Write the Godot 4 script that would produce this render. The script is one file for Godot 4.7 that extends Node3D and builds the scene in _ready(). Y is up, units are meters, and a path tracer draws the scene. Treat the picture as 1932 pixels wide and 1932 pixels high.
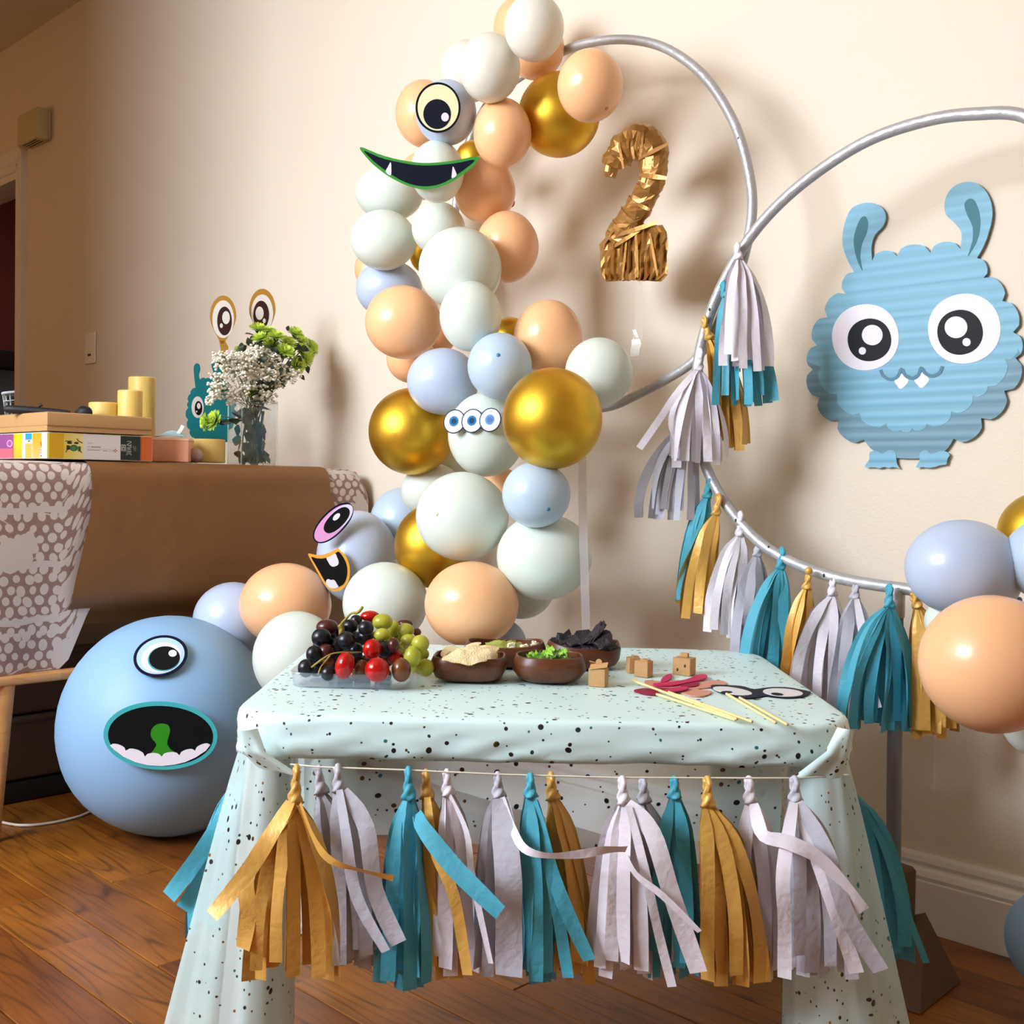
extends Node3D
# A toddler's monster-themed birthday corner: a low cloth-covered table with snacks and tissue tassels,
# a hoop stand with a balloon garland against a cream wall, and a draped console with gifts and flowers.
# World: y up, metres. The room is laid out in wall axes: U runs along the back wall, N comes out of it.

const F := 2100.0
const EYE := Vector3(0.0, 0.78, 0.0)
const W0 := Vector3(0.838, 0.0, -1.874)
const U := Vector3(-0.71605, 0.0, -0.69805)
const N := Vector3(-0.69805, 0.0, 0.71605)
const TOP := 0.806          # top of the draped console
const FRONT := 1.70         # u of the console's front
const TABLE := 0.492        # top of the cloth on the low table

var view := Basis(Vector3.RIGHT, deg_to_rad(-1.53)) * Basis(Vector3.BACK, deg_to_rad(1.0))
var names := {}
var M := {}
var rng := RandomNumberGenerator.new()


class MB:
	var v := PackedVector3Array()
	var t := PackedVector2Array()
	var k := PackedInt32Array()

	func add(p: Vector3, uv := Vector2.ZERO) -> int:
		v.append(p)
		t.append(uv)
		return v.size() - 1

	func tri(a: int, b: int, c: int) -> void:   # counter-clockwise from outside; Godot wants clockwise
		k.append(a)
		k.append(c)
		k.append(b)

	func quad(a: int, b: int, c: int, d: int) -> void:
		tri(a, b, c)
		tri(a, c, d)

	func quadp(a: Vector3, b: Vector3, c: Vector3, d: Vector3, ua := Vector2(0, 1), ub := Vector2(1, 1), uc := Vector2(1, 0), ud := Vector2(0, 0)) -> void:
		quad(add(a, ua), add(b, ub), add(c, uc), add(d, ud))

	func grid(nu: int, nv: int, f: Callable, close := false, uvs := Vector2.ONE) -> void:
		var first := v.size()
		var cols := nu if close else nu + 1
		for j in nv + 1:
			for i in cols:
				var a := float(i) / nu
				var b := float(j) / nv
				add(f.call(a, b), Vector2(a, b) * uvs)
		for j in nv:
			for i in nu:
				var i2 := (i + 1) % cols
				quad(first + j * cols + i, first + j * cols + i2, first + (j + 1) * cols + i2, first + (j + 1) * cols + i)

	func mesh() -> ArrayMesh:
		var n := PackedVector3Array()
		n.resize(v.size())
		for q in range(0, k.size(), 3):
			var a := k[q]
			var b := k[q + 1]
			var c := k[q + 2]
			var w := (v[c] - v[a]).cross(v[b] - v[a])
			n[a] += w
			n[b] += w
			n[c] += w
		for q in n.size():
			n[q] = n[q].normalized() if n[q].length_squared() > 1e-24 else Vector3.UP
		var arr := []
		arr.resize(Mesh.ARRAY_MAX)
		arr[Mesh.ARRAY_VERTEX] = v
		arr[Mesh.ARRAY_NORMAL] = n
		arr[Mesh.ARRAY_TEX_UV] = t
		arr[Mesh.ARRAY_INDEX] = k
		var m := ArrayMesh.new()
		m.add_surface_from_arrays(Mesh.PRIMITIVE_TRIANGLES, arr)
		return m

	func flat() -> ArrayMesh:
		var o := MB.new()
		for q in range(0, k.size(), 3):
			var a := o.add(v[k[q]], t[k[q]])
			o.add(v[k[q + 1]], t[k[q + 1]])
			o.add(v[k[q + 2]], t[k[q + 2]])
			o.k.append_array([a, a + 1, a + 2])
		return o.mesh()


# ---------------------------------------------------------------- places
func ray(x: float, y: float) -> Vector3:
	return view * Vector3((x - 966.0) / F, -(y - 966.0) / F, -1.0)

func at(x: float, y: float, depth: float) -> Vector3:
	return EYE + ray(x, y) * depth

func on_plane(x: float, y: float, p: Vector3, n: Vector3) -> Vector3:
	var r := ray(x, y)
	return EYE + r * (n.dot(p - EYE) / n.dot(r))

func on_wall(x: float, y: float, d: float) -> Vector3:
	return on_plane(x, y, W0 + N * d, N)

func on_u(x: float, y: float, u: float) -> Vector3:
	return on_plane(x, y, W0 + U * u, U)

func on_level(x: float, y: float, h: float) -> Vector3:
	return on_plane(x, y, Vector3(0, h, 0), Vector3.UP)

func room(u: float, h: float, n: float) -> Vector3:
	return W0 + U * u + N * n + Vector3.UP * h

func depth_of(p: Vector3) -> float:
	return -(view.inverse() * (p - EYE)).z

func frame(p: Vector3, n: Vector3) -> Transform3D:
	var z := n.normalized()
	var x := Vector3.UP.cross(z)
	x = Vector3.RIGHT if x.length() < 0.01 else x.normalized()
	return Transform3D(Basis(x, z.cross(x), z), p)

func flat_at(x: float, y: float, t: Transform3D) -> Vector2:
	var q := t.affine_inverse() * on_plane(x, y, t.origin, t.basis.z)
	return Vector2(q.x, q.y)

func outline(pts: Array, t: Transform3D) -> PackedVector2Array:
	var o := PackedVector2Array()
	for p in pts:
		o.append(flat_at(p.x, p.y, t))
	return o


# ---------------------------------------------------------------- nodes
func numbered(called: String) -> String:
	if not names.has(called):
		names[called] = 0
		return called
	names[called] += 1
	return "%s_%03d" % [called, names[called]]

func tag(o: Node3D, label: String, category: String, group := "") -> Node3D:
	o.set_meta("label", label)
	o.set_meta("category", category)
	if group:
		o.set_meta("group", group)
	return o

func thing(called: String, label: String, category: String, where := Vector3.ZERO, group := "", turn := 0.0) -> Node3D:
	var o := Node3D.new()
	o.name = numbered(called)
	add_child(o)
	o.position = where
	o.rotation.y = turn
	return tag(o, label, category, group)

func part(called: String, m: Mesh, mat: Material, parent: Node3D = self, where := Transform3D.IDENTITY) -> MeshInstance3D:
	var o := MeshInstance3D.new()
	o.name = numbered(called) if parent == self else called
	o.mesh = m
	o.material_override = mat
	parent.add_child(o, true)
	o.transform = where
	return o

func inside(o: Node3D, m: MB) -> MB:    # world-space points into an unturned thing's own axes
	var inv := o.transform.affine_inverse()
	for q in m.v.size():
		m.v[q] = inv * m.v[q]
	return m

func structure(called: String, m: Mesh, mat: Material, parent: Node3D = self) -> MeshInstance3D:
	var o := part(called, m, mat, parent)
	if parent == self:
		o.set_meta("kind", "structure")
	return o

func paint(c: Color, rough := 0.6, metal := 0.0, extra := {}) -> StandardMaterial3D:
	var m := StandardMaterial3D.new()
	m.albedo_color = c
	m.roughness = rough
	m.metallic = metal
	for key in extra:
		m.set(key, extra[key])
	return m

func c8(r: int, g: int, b: int, a := 255) -> Color:
	return Color8(r, g, b, a)


# ---------------------------------------------------------------- shapes
func spline(pts: Array, each := 6, closed := true) -> Array:
	var o := []
	var n := pts.size()
	var last := n if closed else n - 1
	for i in last:
		var p0 = pts[(i - 1 + n) % n] if closed or i > 0 else pts[0]
		var p1 = pts[i]
		var p2 = pts[(i + 1) % n]
		var p3 = pts[(i + 2) % n] if closed or i + 2 < n else pts[n - 1]
		for s in each:
			var t := float(s) / each
			o.append(0.5 * (2.0 * p1 + (p2 - p0) * t + (2.0 * p0 - 5.0 * p1 + 4.0 * p2 - p3) * t * t + (3.0 * p1 - p0 - 3.0 * p2 + p3) * t * t * t))
	if not closed:
		o.append(pts[n - 1])
	return o

func scallops(cusps: Array, bulge := 0.32, each := 7) -> Array:   # arcs that swell to the left of the way they run (y down)
	var o := []
	for i in cusps.size() - 1:
		var a: Vector2 = cusps[i]
		var b: Vector2 = cusps[i + 1]
		var side := Vector2(b.y - a.y, a.x - b.x) * bulge
		for s in each:
			var t := float(s) / each
			o.append(a.lerp(b, t) + side * sqrt(maxf(0.0, 1.0 - pow(2.0 * t - 1.0, 2.0))))
	o.append(cusps[cusps.size() - 1])
	return o

func oval(cx: float, cy: float, rx: float, ry: float, lean := 0.0, each := 36, power := 2.0) -> Array:
	var o := []
	for i in each:
		var a := TAU * i / each
		var c := cos(a)
		var s := sin(a)
		var q := Vector2(signf(c) * pow(absf(c), 2.0 / power) * rx, signf(s) * pow(absf(s), 2.0 / power) * ry).rotated(lean)
		o.append(Vector2(cx, cy) + q)
	return o

func pts(flatlist: Array, scale := 1.0, off := Vector2.ZERO) -> Array:
	var o := []
	for i in range(0, flatlist.size(), 2):
		o.append(Vector2(flatlist[i], flatlist[i + 1]) / scale + off)
	return o

func stroke(line: Array, w: float) -> Array:   # an outline round an open line
	var l := []
	var r := []
	for i in line.size():
		var d: Vector2 = (line[mini(i + 1, line.size() - 1)] - line[maxi(i - 1, 0)]).normalized()
		var s := Vector2(-d.y, d.x) * w * 0.5
		l.append(line[i] + s)
		r.push_front(line[i] - s)
	return l + r

func extrude(poly: PackedVector2Array, z0: float, z1: float, uv_scale := 1.0) -> ArrayMesh:
	var p := poly.duplicate()
	var area := 0.0
	for i in p.size():
		area += p[i].cross(p[(i + 1) % p.size()])
	if area < 0.0:
		p.reverse()
	var m := MB.new()
	var tris := Geometry2D.triangulate_polygon(p)
	for side in 2:
		var z := z1 if side == 0 else z0
		var first := m.v.size()
		for q in p:
			m.add(Vector3(q.x, q.y, z), q * uv_scale)
		for i in range(0, tris.size(), 3):
			var a := p[tris[i]]
			var turned := (p[tris[i + 1]] - a).cross(p[tris[i + 2]] - a) < 0.0
			if turned != (side == 1):
				m.tri(first + tris[i], first + tris[i + 2], first + tris[i + 1])
			else:
				m.tri(first + tris[i], first + tris[i + 1], first + tris[i + 2])
	for i in p.size():
		var a := p[i]
		var b := p[(i + 1) % p.size()]
		m.quadp(Vector3(a.x, a.y, z0), Vector3(b.x, b.y, z0), Vector3(b.x, b.y, z1), Vector3(a.x, a.y, z1), a * uv_scale, b * uv_scale, b * uv_scale, a * uv_scale)
	return m.mesh()

func lathe(profile: Array, seg := 32, sx := 1.0, sz := 1.0, power := 2.0) -> MB:   # profile (radius, height) from bottom outside to top
	var m := MB.new()
	var n := profile.size() - 1
	m.grid(seg, n, func(a, b):
		var p: Vector2 = profile[roundi(b * n)]
		var c := cos(-a * TAU)
		var s := sin(-a * TAU)
		return Vector3(signf(c) * pow(absf(c), 2.0 / power) * p.x * sx, p.y, signf(s) * pow(absf(s), 2.0 / power) * p.x * sz), true)
	return m

func tube(line: Array, radius, seg := 10, closed := false, m: MB = null) -> MB:
	if m == null:
		m = MB.new()
	var n := line.size()
	var side := Vector3.ZERO
	var rings := []
	for i in n:
		var a: Vector3 = line[(i - 1 + n) % n] if closed else line[maxi(i - 1, 0)]
		var b: Vector3 = line[(i + 1) % n] if closed else line[mini(i + 1, n - 1)]
		var d := (b - a).normalized()
		if side == Vector3.ZERO:
			side = d.cross(Vector3.UP if absf(d.y) < 0.9 else Vector3.RIGHT)
		side = (side - d * side.dot(d)).normalized()
		var up := d.cross(side)
		var r: float = radius.call(float(i) / (n - 1)) if radius is Callable else radius
		var ring := []
		for s in seg:
			ring.append(m.add(line[i] + (side * cos(TAU * s / seg) + up * sin(TAU * s / seg)) * r, Vector2(float(s) / seg, i)))
		rings.append(ring)
	for i in n if closed else n - 1:
		var r0: Array = rings[i]
		var r1: Array = rings[(i + 1) % n]
		for s in seg:
			m.quad(r0[s], r0[(s + 1) % seg], r1[(s + 1) % seg], r1[s])
	if not closed:
		for e in 2:
			var ring: Array = rings[0] if e == 0 else rings[n - 1]
			var c := m.add(line[0] if e == 0 else line[n - 1])
			for s in seg:
				if e == 0:
					m.tri(c, ring[(s + 1) % seg], ring[s])
				else:
					m.tri(c, ring[s], ring[(s + 1) % seg])
	return m

func rbox(size: Vector3, bevel := 0.003, m: MB = null, t := Transform3D.IDENTITY) -> MB:   # a box with chamfered edges, standing on y = 0
	if m == null:
		m = MB.new()
	var h := size * 0.5
	var idx := {}
	for x in [-1, 1]:
		for y in [-1, 1]:
			for z in [-1, 1]:
				for axis in 3:
					var p := Vector3(x * h.x, y * h.y, z * h.z)
					for o in 3:
						if o != axis:
							p[o] -= signf(p[o]) * bevel
					idx[[x, y, z, axis]] = m.add(t * (p + Vector3(0, h.y, 0)), Vector2(p.x + p.z, -p.y))
	var face := func(a, b, c, d, out: Vector3):
		var n := (m.v[b] - m.v[a]).cross(m.v[c] - m.v[a])
		if n.dot(t.basis * out) < 0.0:
			m.quad(d, c, b, a)
		else:
			m.quad(a, b, c, d)
	for axis in 3:
		var p := (axis + 1) % 3
		var q := (axis + 2) % 3
		for s in [-1, 1]:
			var key := func(i, j, ax):
				var w := [0, 0, 0]
				w[axis] = s
				w[p] = i
				w[q] = j
				return idx[[w[0], w[1], w[2], ax]]
			var out := Vector3.ZERO
			out[axis] = s
			face.call(key.call(-1, -1, axis), key.call(1, -1, axis), key.call(1, 1, axis), key.call(-1, 1, axis), out)
			for e in [-1, 1]:
				var o2 := out
				o2[p] = e
				if true:
					face.call(key.call(e, -1, axis), key.call(e, 1, axis), key.call(e, 1, p), key.call(e, -1, p), o2)
	for x in [-1, 1]:
		for y in [-1, 1]:
			for z in [-1, 1]:
				var a: int = idx[[x, y, z, 0]]
				var b: int = idx[[x, y, z, 1]]
				var c: int = idx[[x, y, z, 2]]
				if (m.v[b] - m.v[a]).cross(m.v[c] - m.v[a]).dot(t.basis * Vector3(x, y, z)) < 0.0:
					m.tri(a, c, b)
				else:
					m.tri(a, b, c)
	return m

func ball(c: Vector3, r: Vector3, m: MB = null, seg := 14, rings := 9, b := Basis.IDENTITY) -> MB:
	if m == null:
		m = MB.new()
	m.grid(seg, rings, func(a, v):
		var th: float = PI * v
		return c + b * (Vector3(sin(th) * cos(a * TAU), cos(th), -sin(th) * sin(a * TAU)) * -r), true)
	return m

func ribbon(line: Array, sides: Array, m: MB = null, crease := 0.0) -> MB:   # sides: half-width vector at each point
	if m == null:
		m = MB.new()
	var first := m.v.size()
	for i in line.size():
		var d: Vector3 = (line[mini(i + 1, line.size() - 1)] - line[maxi(i - 1, 0)]).normalized()
		var up: Vector3 = d.cross(sides[i])
		m.add(line[i] - sides[i], Vector2(0, i))
		m.add(line[i] + up * crease, Vector2(0.5, i))
		m.add(line[i] + sides[i], Vector2(1, i))
	for i in line.size() - 1:
		for j in 2:
			var a := first + i * 3 + j
			m.quad(a, a + 1, a + 4, a + 3)
	return m


# ---------------------------------------------------------------- surfaces
func dab(im: Image, x: float, y: float, r: float, c: Color, squash := 1.0, lean := 0.0) -> void:
	var w := im.get_width()
	var h := im.get_height()
	var reach := ceili(r * maxf(1.0, squash)) + 1
	for dy in range(-reach, reach + 1):
		for dx in range(-reach, reach + 1):
			var q := Vector2(dx, dy).rotated(-lean)
			var e := r - Vector2(q.x, q.y / squash).length() + 0.5
			if e > 0.0:
				var px := posmod(int(x) + dx, w)
				var py := posmod(int(y) + dy, h)
				im.set_pixel(px, py, im.get_pixel(px, py).lerp(c, minf(e, 1.0)))

func line_on(im: Image, a: Vector2, b: Vector2, r: float, c: Color) -> void:
	var n := maxi(1, ceili(a.distance_to(b) / maxf(0.5, r * 0.5)))
	for i in n + 1:
		var p := a.lerp(b, float(i) / n)
		dab(im, p.x, p.y, r, c)

func texture(im: Image) -> ImageTexture:
	im.generate_mipmaps()
	return ImageTexture.create_from_image(im)

func noise(freq: float, octaves := 3, s := 1) -> FastNoiseLite:
	var n := FastNoiseLite.new()
	n.seed = s
	n.frequency = freq
	n.fractal_octaves = octaves
	n.noise_type = FastNoiseLite.TYPE_SIMPLEX_SMOOTH
	return n

func confetti_print(base: Color) -> ImageTexture:      # 0.45 m of cloth
	var im := Image.create(1024, 1024, false, Image.FORMAT_RGBA8)
	im.fill(base)
	rng.seed = 11
	var inks := [c8(14, 14, 16), c8(14, 14, 16), c8(14, 14, 16), c8(40, 24, 14), c8(84, 52, 18), c8(24, 44, 46), c8(36, 104, 108), c8(30, 30, 34)]
	for i in 430:
		var r := rng.randf_range(2.1, 4.1)
		if rng.randf() < 0.3:
			r = rng.randf_range(4.3, 8.0)
		var c: Color = inks[rng.randi() % inks.size()]
		if rng.randf() < 0.03:
			c = c8(150, 66, 26)
		dab(im, rng.randf() * 1024, rng.randf() * 1024, r, c, rng.randf_range(0.9, 1.25), rng.randf() * 3.0)
	return texture(im)

func cloth_print() -> ImageTexture:      # pale ovals, blots and twigs on taupe; 0.36 m
	var im := Image.create(1024, 1024, false, Image.FORMAT_RGBA8)
	var n := noise(0.35, 1, 5)
	for y in 1024:
		for x in 1024:
			var g := 0.5 + 0.5 * n.get_noise_2d(x, y)
			im.set_pixel(x, y, c8(132, 100, 92).lerp(c8(178, 152, 142), smoothstep(0.45, 0.75, g)))
	rng.seed = 4
	var pale := c8(208, 194, 184)
	var row := 0
	var y := 0.0
	while y < 1024.0:
		var x := 26.0 * (row % 2)
		while x < 1024.0:
			dab(im, x + rng.randf_range(-8, 8), y + rng.randf_range(-8, 8), rng.randf_range(15, 22), pale, rng.randf_range(1.0, 1.35), rng.randf_range(-0.9, 0.5))
			x += 56.0
		y += 48.0
		row += 1
	for b in [[150, 120, 90], [610, 640, 80], [880, 130, 70], [330, 880, 75], [900, 860, 60]]:
		for i in 12:
			dab(im, b[0] + rng.randf_range(-60, 60), b[1] + rng.randf_range(-50, 50), b[2] * rng.randf_range(0.35, 0.7), c8(206, 193, 184))
	for band in [190.0, 446.0, 702.0, 958.0]:
		for i in 60:
			line_on(im, Vector2(i * 17.2, band + 6.0 * sin(i * 0.4)), Vector2((i + 1) * 17.2, band + 6.0 * sin((i + 1) * 0.4)), 15.0, c8(204, 192, 184))
		for i in 9:
			var p := Vector2(rng.randf() * 1024, band)
			var q := p
			var d := Vector2(1, rng.randf_range(-0.55, 0.55))
			for s in 10:
				line_on(im, q, q + d * 14.0, 5.0 - s * 0.35, c8(206, 194, 184))
				q += d * 14.0
				d = d.rotated(rng.randf_range(-0.15, 0.15))
	return texture(im)

func wood_print(light: Color, dark: Color, s: int) -> ImageTexture:      # eight strips of grain, along x
	var im := Image.create(1024, 1024, false, Image.FORMAT_RGBA8)
	var warp := noise(0.004, 2, s)
	var fine := noise(0.05, 2, s + 1)
	var blot := noise(0.006, 2, s + 2)
	for y in 1024:
		var strip := y / 128
		for x in 1024:
			var yy := float(y) + strip * 700.0
			var g := warp.get_noise_2d(x * 0.3, yy * 1.7)
			var rings := sin((g * 7.0 + yy * 0.035) * 2.4)
			var f := fine.get_noise_2d(x * 0.12, yy * 2.2)
			var v := 0.24 + 0.22 * blot.get_noise_2d(x, yy) + 0.5 * pow(maxf(0.0, rings), 9.0) * (0.5 + 0.5 * blot.get_noise_2d(y * 3.0, x)) + 0.34 * maxf(0.0, f)
			im.set_pixel(x, y, light.lerp(dark, clampf(v, 0.0, 1.0)))
	return texture(im)

func relief(freq: float, octaves: int, s: int, size := 512) -> NoiseTexture2D:
	var t := NoiseTexture2D.new()
	t.width = size
	t.height = size
	t.seamless = true
	t.noise = noise(freq, octaves, s)
	return t

func bumpy(m: StandardMaterial3D, t: Texture2D, cm: float, scale := Vector3.ONE, tri := true) -> StandardMaterial3D:
	m.heightmap_enabled = true
	m.heightmap_texture = t
	m.heightmap_scale = cm
	if tri:
		m.uv1_triplanar = true
	m.uv1_scale = scale
	return m

func make_surfaces() -> void:
	var rough_noise := relief(0.02, 4, 3)
	var fine_noise := relief(0.08, 3, 9)
	M.wall = bumpy(paint(c8(231, 217, 196), 0.75), fine_noise, 0.04, Vector3.ONE * 3.0)
	M.ceiling = paint(c8(214, 198, 176), 0.85)
	M.trim = paint(c8(238, 231, 222), 0.35)
	M.plank = []
	var grain := wood_print(c8(174, 106, 34), c8(68, 34, 8), 21)
	for i in 4:
		var tone: Color = [Color(1, 1, 1), c8(236, 226, 214), c8(255, 240, 226), c8(222, 208, 196)][i]
		M.plank.append(paint(tone, 0.34, 0.0, {"albedo_texture": grain}))
	M.subfloor = paint(c8(40, 22, 10), 0.9)
	M.maroon = paint(c8(104, 30, 18), 0.8)
	M.black = paint(c8(14, 13, 14), 0.6)
	M.white_plastic = paint(c8(232, 228, 220), 0.35)
	M.cream_plastic = paint(c8(206, 190, 146), 0.45)
	M.dark_slot = paint(c8(58, 50, 40), 0.7)
	M.kraft = bumpy(paint(c8(190, 146, 94), 0.72), fine_noise, 0.05, Vector3.ONE * 4.0)
	M.kraft_sheet = bumpy(paint(c8(126, 82, 38), 0.5), rough_noise, 0.12, Vector3.ONE * 2.0)
	M.kraft_dark = bumpy(paint(c8(96, 66, 44), 0.75), rough_noise, 0.15, Vector3.ONE * 3.0)
	M.cloth = paint(Color.WHITE, 0.85, 0.0, {"albedo_texture": cloth_print()})
	M.pale_wood = paint(c8(214, 164, 108), 0.5, 0.0, {"albedo_texture": wood_print(c8(255, 246, 232), c8(206, 176, 140), 51), "uv1_triplanar": true, "uv1_scale": Vector3(1.2, 1.2, 1.2)})
	M.bowl_wood = paint(c8(142, 98, 66), 0.38, 0.0, {"albedo_texture": wood_print(c8(206, 172, 144), c8(96, 66, 48), 71), "uv1_triplanar": true, "uv1_scale": Vector3(4, 4, 4)})
	M.storage = paint(c8(76, 58, 40), 0.7)
	var mint := c8(217, 243, 241)
	M.confetti = paint(Color.WHITE, 0.42, 0.0, {"albedo_texture": confetti_print(mint), "backlight_enabled": true, "backlight": Color(0.12, 0.12, 0.12)})
	M.confetti_thin = paint(Color(1, 1, 1, 1), 0.42, 0.0, {"albedo_texture": confetti_print(Color(mint.r, mint.g, mint.b, 0.5)), "transparency": BaseMaterial3D.TRANSPARENCY_ALPHA, "backlight_enabled": true, "backlight": Color(0.6, 0.6, 0.6)})
	M.confetti_film = paint(Color(1, 1, 1, 1), 0.4, 0.0, {"albedo_texture": confetti_print(Color(mint.r, mint.g, mint.b, 0.55)), "transparency": BaseMaterial3D.TRANSPARENCY_ALPHA})
	M.leg = paint(c8(250, 249, 244), 0.35)
	var latex := {"backlight_enabled": true, "backlight": Color(0.35, 0.35, 0.35), "clearcoat_enabled": true, "clearcoat": 0.2, "clearcoat_roughness": 0.12}
	M.m = paint(c8(224, 234, 222), 0.32, 0.0, latex)
	M.w = paint(c8(232, 229, 214), 0.32, 0.0, latex)
	M.p = paint(c8(255, 196, 143), 0.32, 0.0, latex)
	M.l = paint(c8(192, 206, 230), 0.32, 0.0, latex)
	M.b = paint(c8(190, 211, 230), 0.32, 0.0, latex)
	M.g = paint(c8(220, 176, 58), 0.42, 1.0)
	M.sky_latex = paint(c8(146, 188, 226), 0.5, 0.0, {"backlight_enabled": true, "backlight": Color(0.35, 0.35, 0.35)})
	M.tip = {"m": paint(c8(206, 210, 170), 0.4), "w": paint(c8(214, 206, 180), 0.4), "p": paint(c8(206, 130, 78), 0.4), "l": paint(c8(120, 136, 176), 0.4), "b": paint(c8(62, 128, 168), 0.4), "g": paint(c8(150, 104, 26), 0.4, 1.0), "sky_latex": paint(c8(80, 130, 180), 0.4)}
	M.silver_pipe = bumpy(paint(c8(184, 183, 184), 0.46, 0.5), rough_noise, 0.12, Vector3.ONE * 6.0)
	M.dull_pipe = paint(c8(120, 124, 130), 0.5, 0.3)
	M.dark_bit = paint(c8(70, 66, 66), 0.8)
	var tissue := func(c: Color, glow := 0.25): return bumpy(paint(c, 0.6, 0.0, {"backlight_enabled": true, "backlight": Color(glow, glow, glow)}), rough_noise, 0.08, Vector3.ONE * 7.0)
	M.gold_tissue = bumpy(paint(c8(222, 172, 86), 0.42, 0.15), rough_noise, 0.08, Vector3.ONE * 7.0)
	M.teal_tissue = tissue.call(c8(70, 166, 188))
	M.white_tissue = tissue.call(c8(228, 221, 228))
	M.grey_tissue = tissue.call(c8(190, 188, 198))
	M.foil = bumpy(paint(c8(168, 122, 62), 0.36, 0.55), rough_noise, 0.12, Vector3.ONE * 3.0)
	M.film = paint(Color(1, 1, 1, 0.10), 0.10, 0.0, {"transparency": BaseMaterial3D.TRANSPARENCY_ALPHA})
	M.film_milky = paint(c8(222, 208, 214, 110), 0.3, 0.0, {"transparency": BaseMaterial3D.TRANSPARENCY_ALPHA})
	M.glass = paint(Color(0.8, 0.92, 0.86, 0.012), 0.02, 0.0, {"transparency": BaseMaterial3D.TRANSPARENCY_ALPHA})
	M.glass_edge_glint = paint(Color(0.86, 0.95, 0.92, 0.3), 0.05, 0.0, {"transparency": BaseMaterial3D.TRANSPARENCY_ALPHA})  # pale and half clear: edge highlights of the glass put into the colour
	M.crumpled = paint(Color(0.98, 0.98, 0.96, 0.5), 0.24, 0.0, {"transparency": BaseMaterial3D.TRANSPARENCY_ALPHA})  # white glints of the clear film, put into a half-clear colour
	M.tray = paint(Color(0.72, 0.80, 0.88, 0.13), 0.06, 0.0, {"transparency": BaseMaterial3D.TRANSPARENCY_ALPHA})
	M.candle = paint(c8(226, 196, 110), 0.45, 0.0, {"subsurf_scatter_enabled": true, "subsurf_scatter_strength": 0.4})
	M.grape_black = paint(c8(12, 13, 26), 0.3)
	M.grape_red = paint(c8(74, 26, 22), 0.25)
	M.grape_brown = paint(c8(112, 60, 28), 0.22)
	M.grape_green = paint(c8(176, 178, 56), 0.32, 0.0, {"subsurf_scatter_enabled": true, "subsurf_scatter_strength": 0.4})
	M.tomato = paint(c8(176, 12, 10), 0.14)
	M.stem = paint(c8(156, 136, 50), 0.6)
	M.bamboo = paint(c8(238, 216, 150), 0.55)
	M.card = {}


func ink(r: int, g: int, b: int, rough := 0.5) -> StandardMaterial3D:
	var key := r * 65536 + g * 256 + b
	if not M.card.has(key):
		M.card[key] = paint(c8(r, g, b), rough, 0.0, {"metallic_specular": 0.25})
	return M.card[key]


func _ready() -> void:
	# camera
	var cam := Camera3D.new()
	cam.name = "camera"
	cam.fov = rad_to_deg(2.0 * atan(966.0 / F))
	cam.near = 0.02
	cam.far = 60.0
	add_child(cam)
	cam.transform = Transform3D(view, EYE)
	cam.current = true
	# sky and exposure
	var env := Environment.new()
	env.background_mode = Environment.BG_SKY
	var sky := Sky.new()
	var sm := ProceduralSkyMaterial.new()
	sm.sky_top_color = c8(190, 206, 226)
	sm.sky_horizon_color = c8(228, 230, 232)
	sm.ground_horizon_color = c8(160, 156, 148)
	sm.ground_bottom_color = c8(110, 106, 98)
	sm.sky_energy_multiplier = 2.4
	sm.ground_energy_multiplier = 0.8
	sky.sky_material = sm
	env.sky = sky
	env.tonemap_mode = Environment.TONE_MAPPER_LINEAR
	env.tonemap_exposure = 1.57
	env.sdfgi_enabled = true
	env.ssao_enabled = true
	env.ssil_enabled = true
	var we := WorldEnvironment.new()
	we.name = "environment"
	we.environment = env
	add_child(we)
	# daylight through the window in the opposite wall
	daylight("main_window_light", room(1.225, 1.925, 3.38), -N, Vector2(1.42, 1.1), 7.2, c8(230, 240, 255))
	make_surfaces()
	build_room()
	build_lamp()
	build_beyond()
	build_console()
	build_table()
	build_hoops()
	build_balloons()
	build_faces()
	build_tassels()
	build_food()


# ---------------------------------------------------------------- the room
func slab(called: String, u0: float, u1: float, h0: float, h1: float, n0: float, n1: float, mat: Material, parent: Node3D = self) -> MeshInstance3D:
	var m := MB.new()
	var c := []
	for h in [h0, h1]:
		for q in [[u0, n0], [u1, n0], [u1, n1], [u0, n1]]:
			c.append(room(q[0], h, q[1]))
	for f in [[0, 1, 2, 3], [4, 7, 6, 5], [0, 4, 5, 1], [1, 5, 6, 2], [2, 6, 7, 3], [3, 7, 4, 0]]:
		m.quadp(c[f[0]], c[f[3]], c[f[2]], c[f[1]])
	var mid := room((u0 + u1) / 2, (h0 + h1) / 2, (n0 + n1) / 2)
	if (m.v[1] - m.v[0]).cross(m.v[2] - m.v[0]).dot(m.v[0] - mid) < 0.0:
		m.k.reverse()
	return structure(called, m.mesh(), mat, parent)

func profile_run(prof: Array, a: Vector3, b: Vector3, out: Vector3, up := Vector3.UP) -> MB:   # a moulding: profile (out, up) swept from a to b
	var m := MB.new()
	for i in prof.size() - 1:
		var p: Vector2 = prof[i]
		var q: Vector2 = prof[i + 1]
		m.quadp(a + out * p.x + up * p.y, b + out * p.x + up * p.y, b + out * q.x + up * q.y, a + out * q.x + up * q.y)
	if (m.v[1] - m.v[0]).cross(m.v[3] - m.v[0]).dot(out) < 0.0 and (m.v[1] - m.v[0]).cross(m.v[3] - m.v[0]).dot(up) <= 0.0:
		m.k.reverse()
	return m

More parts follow.
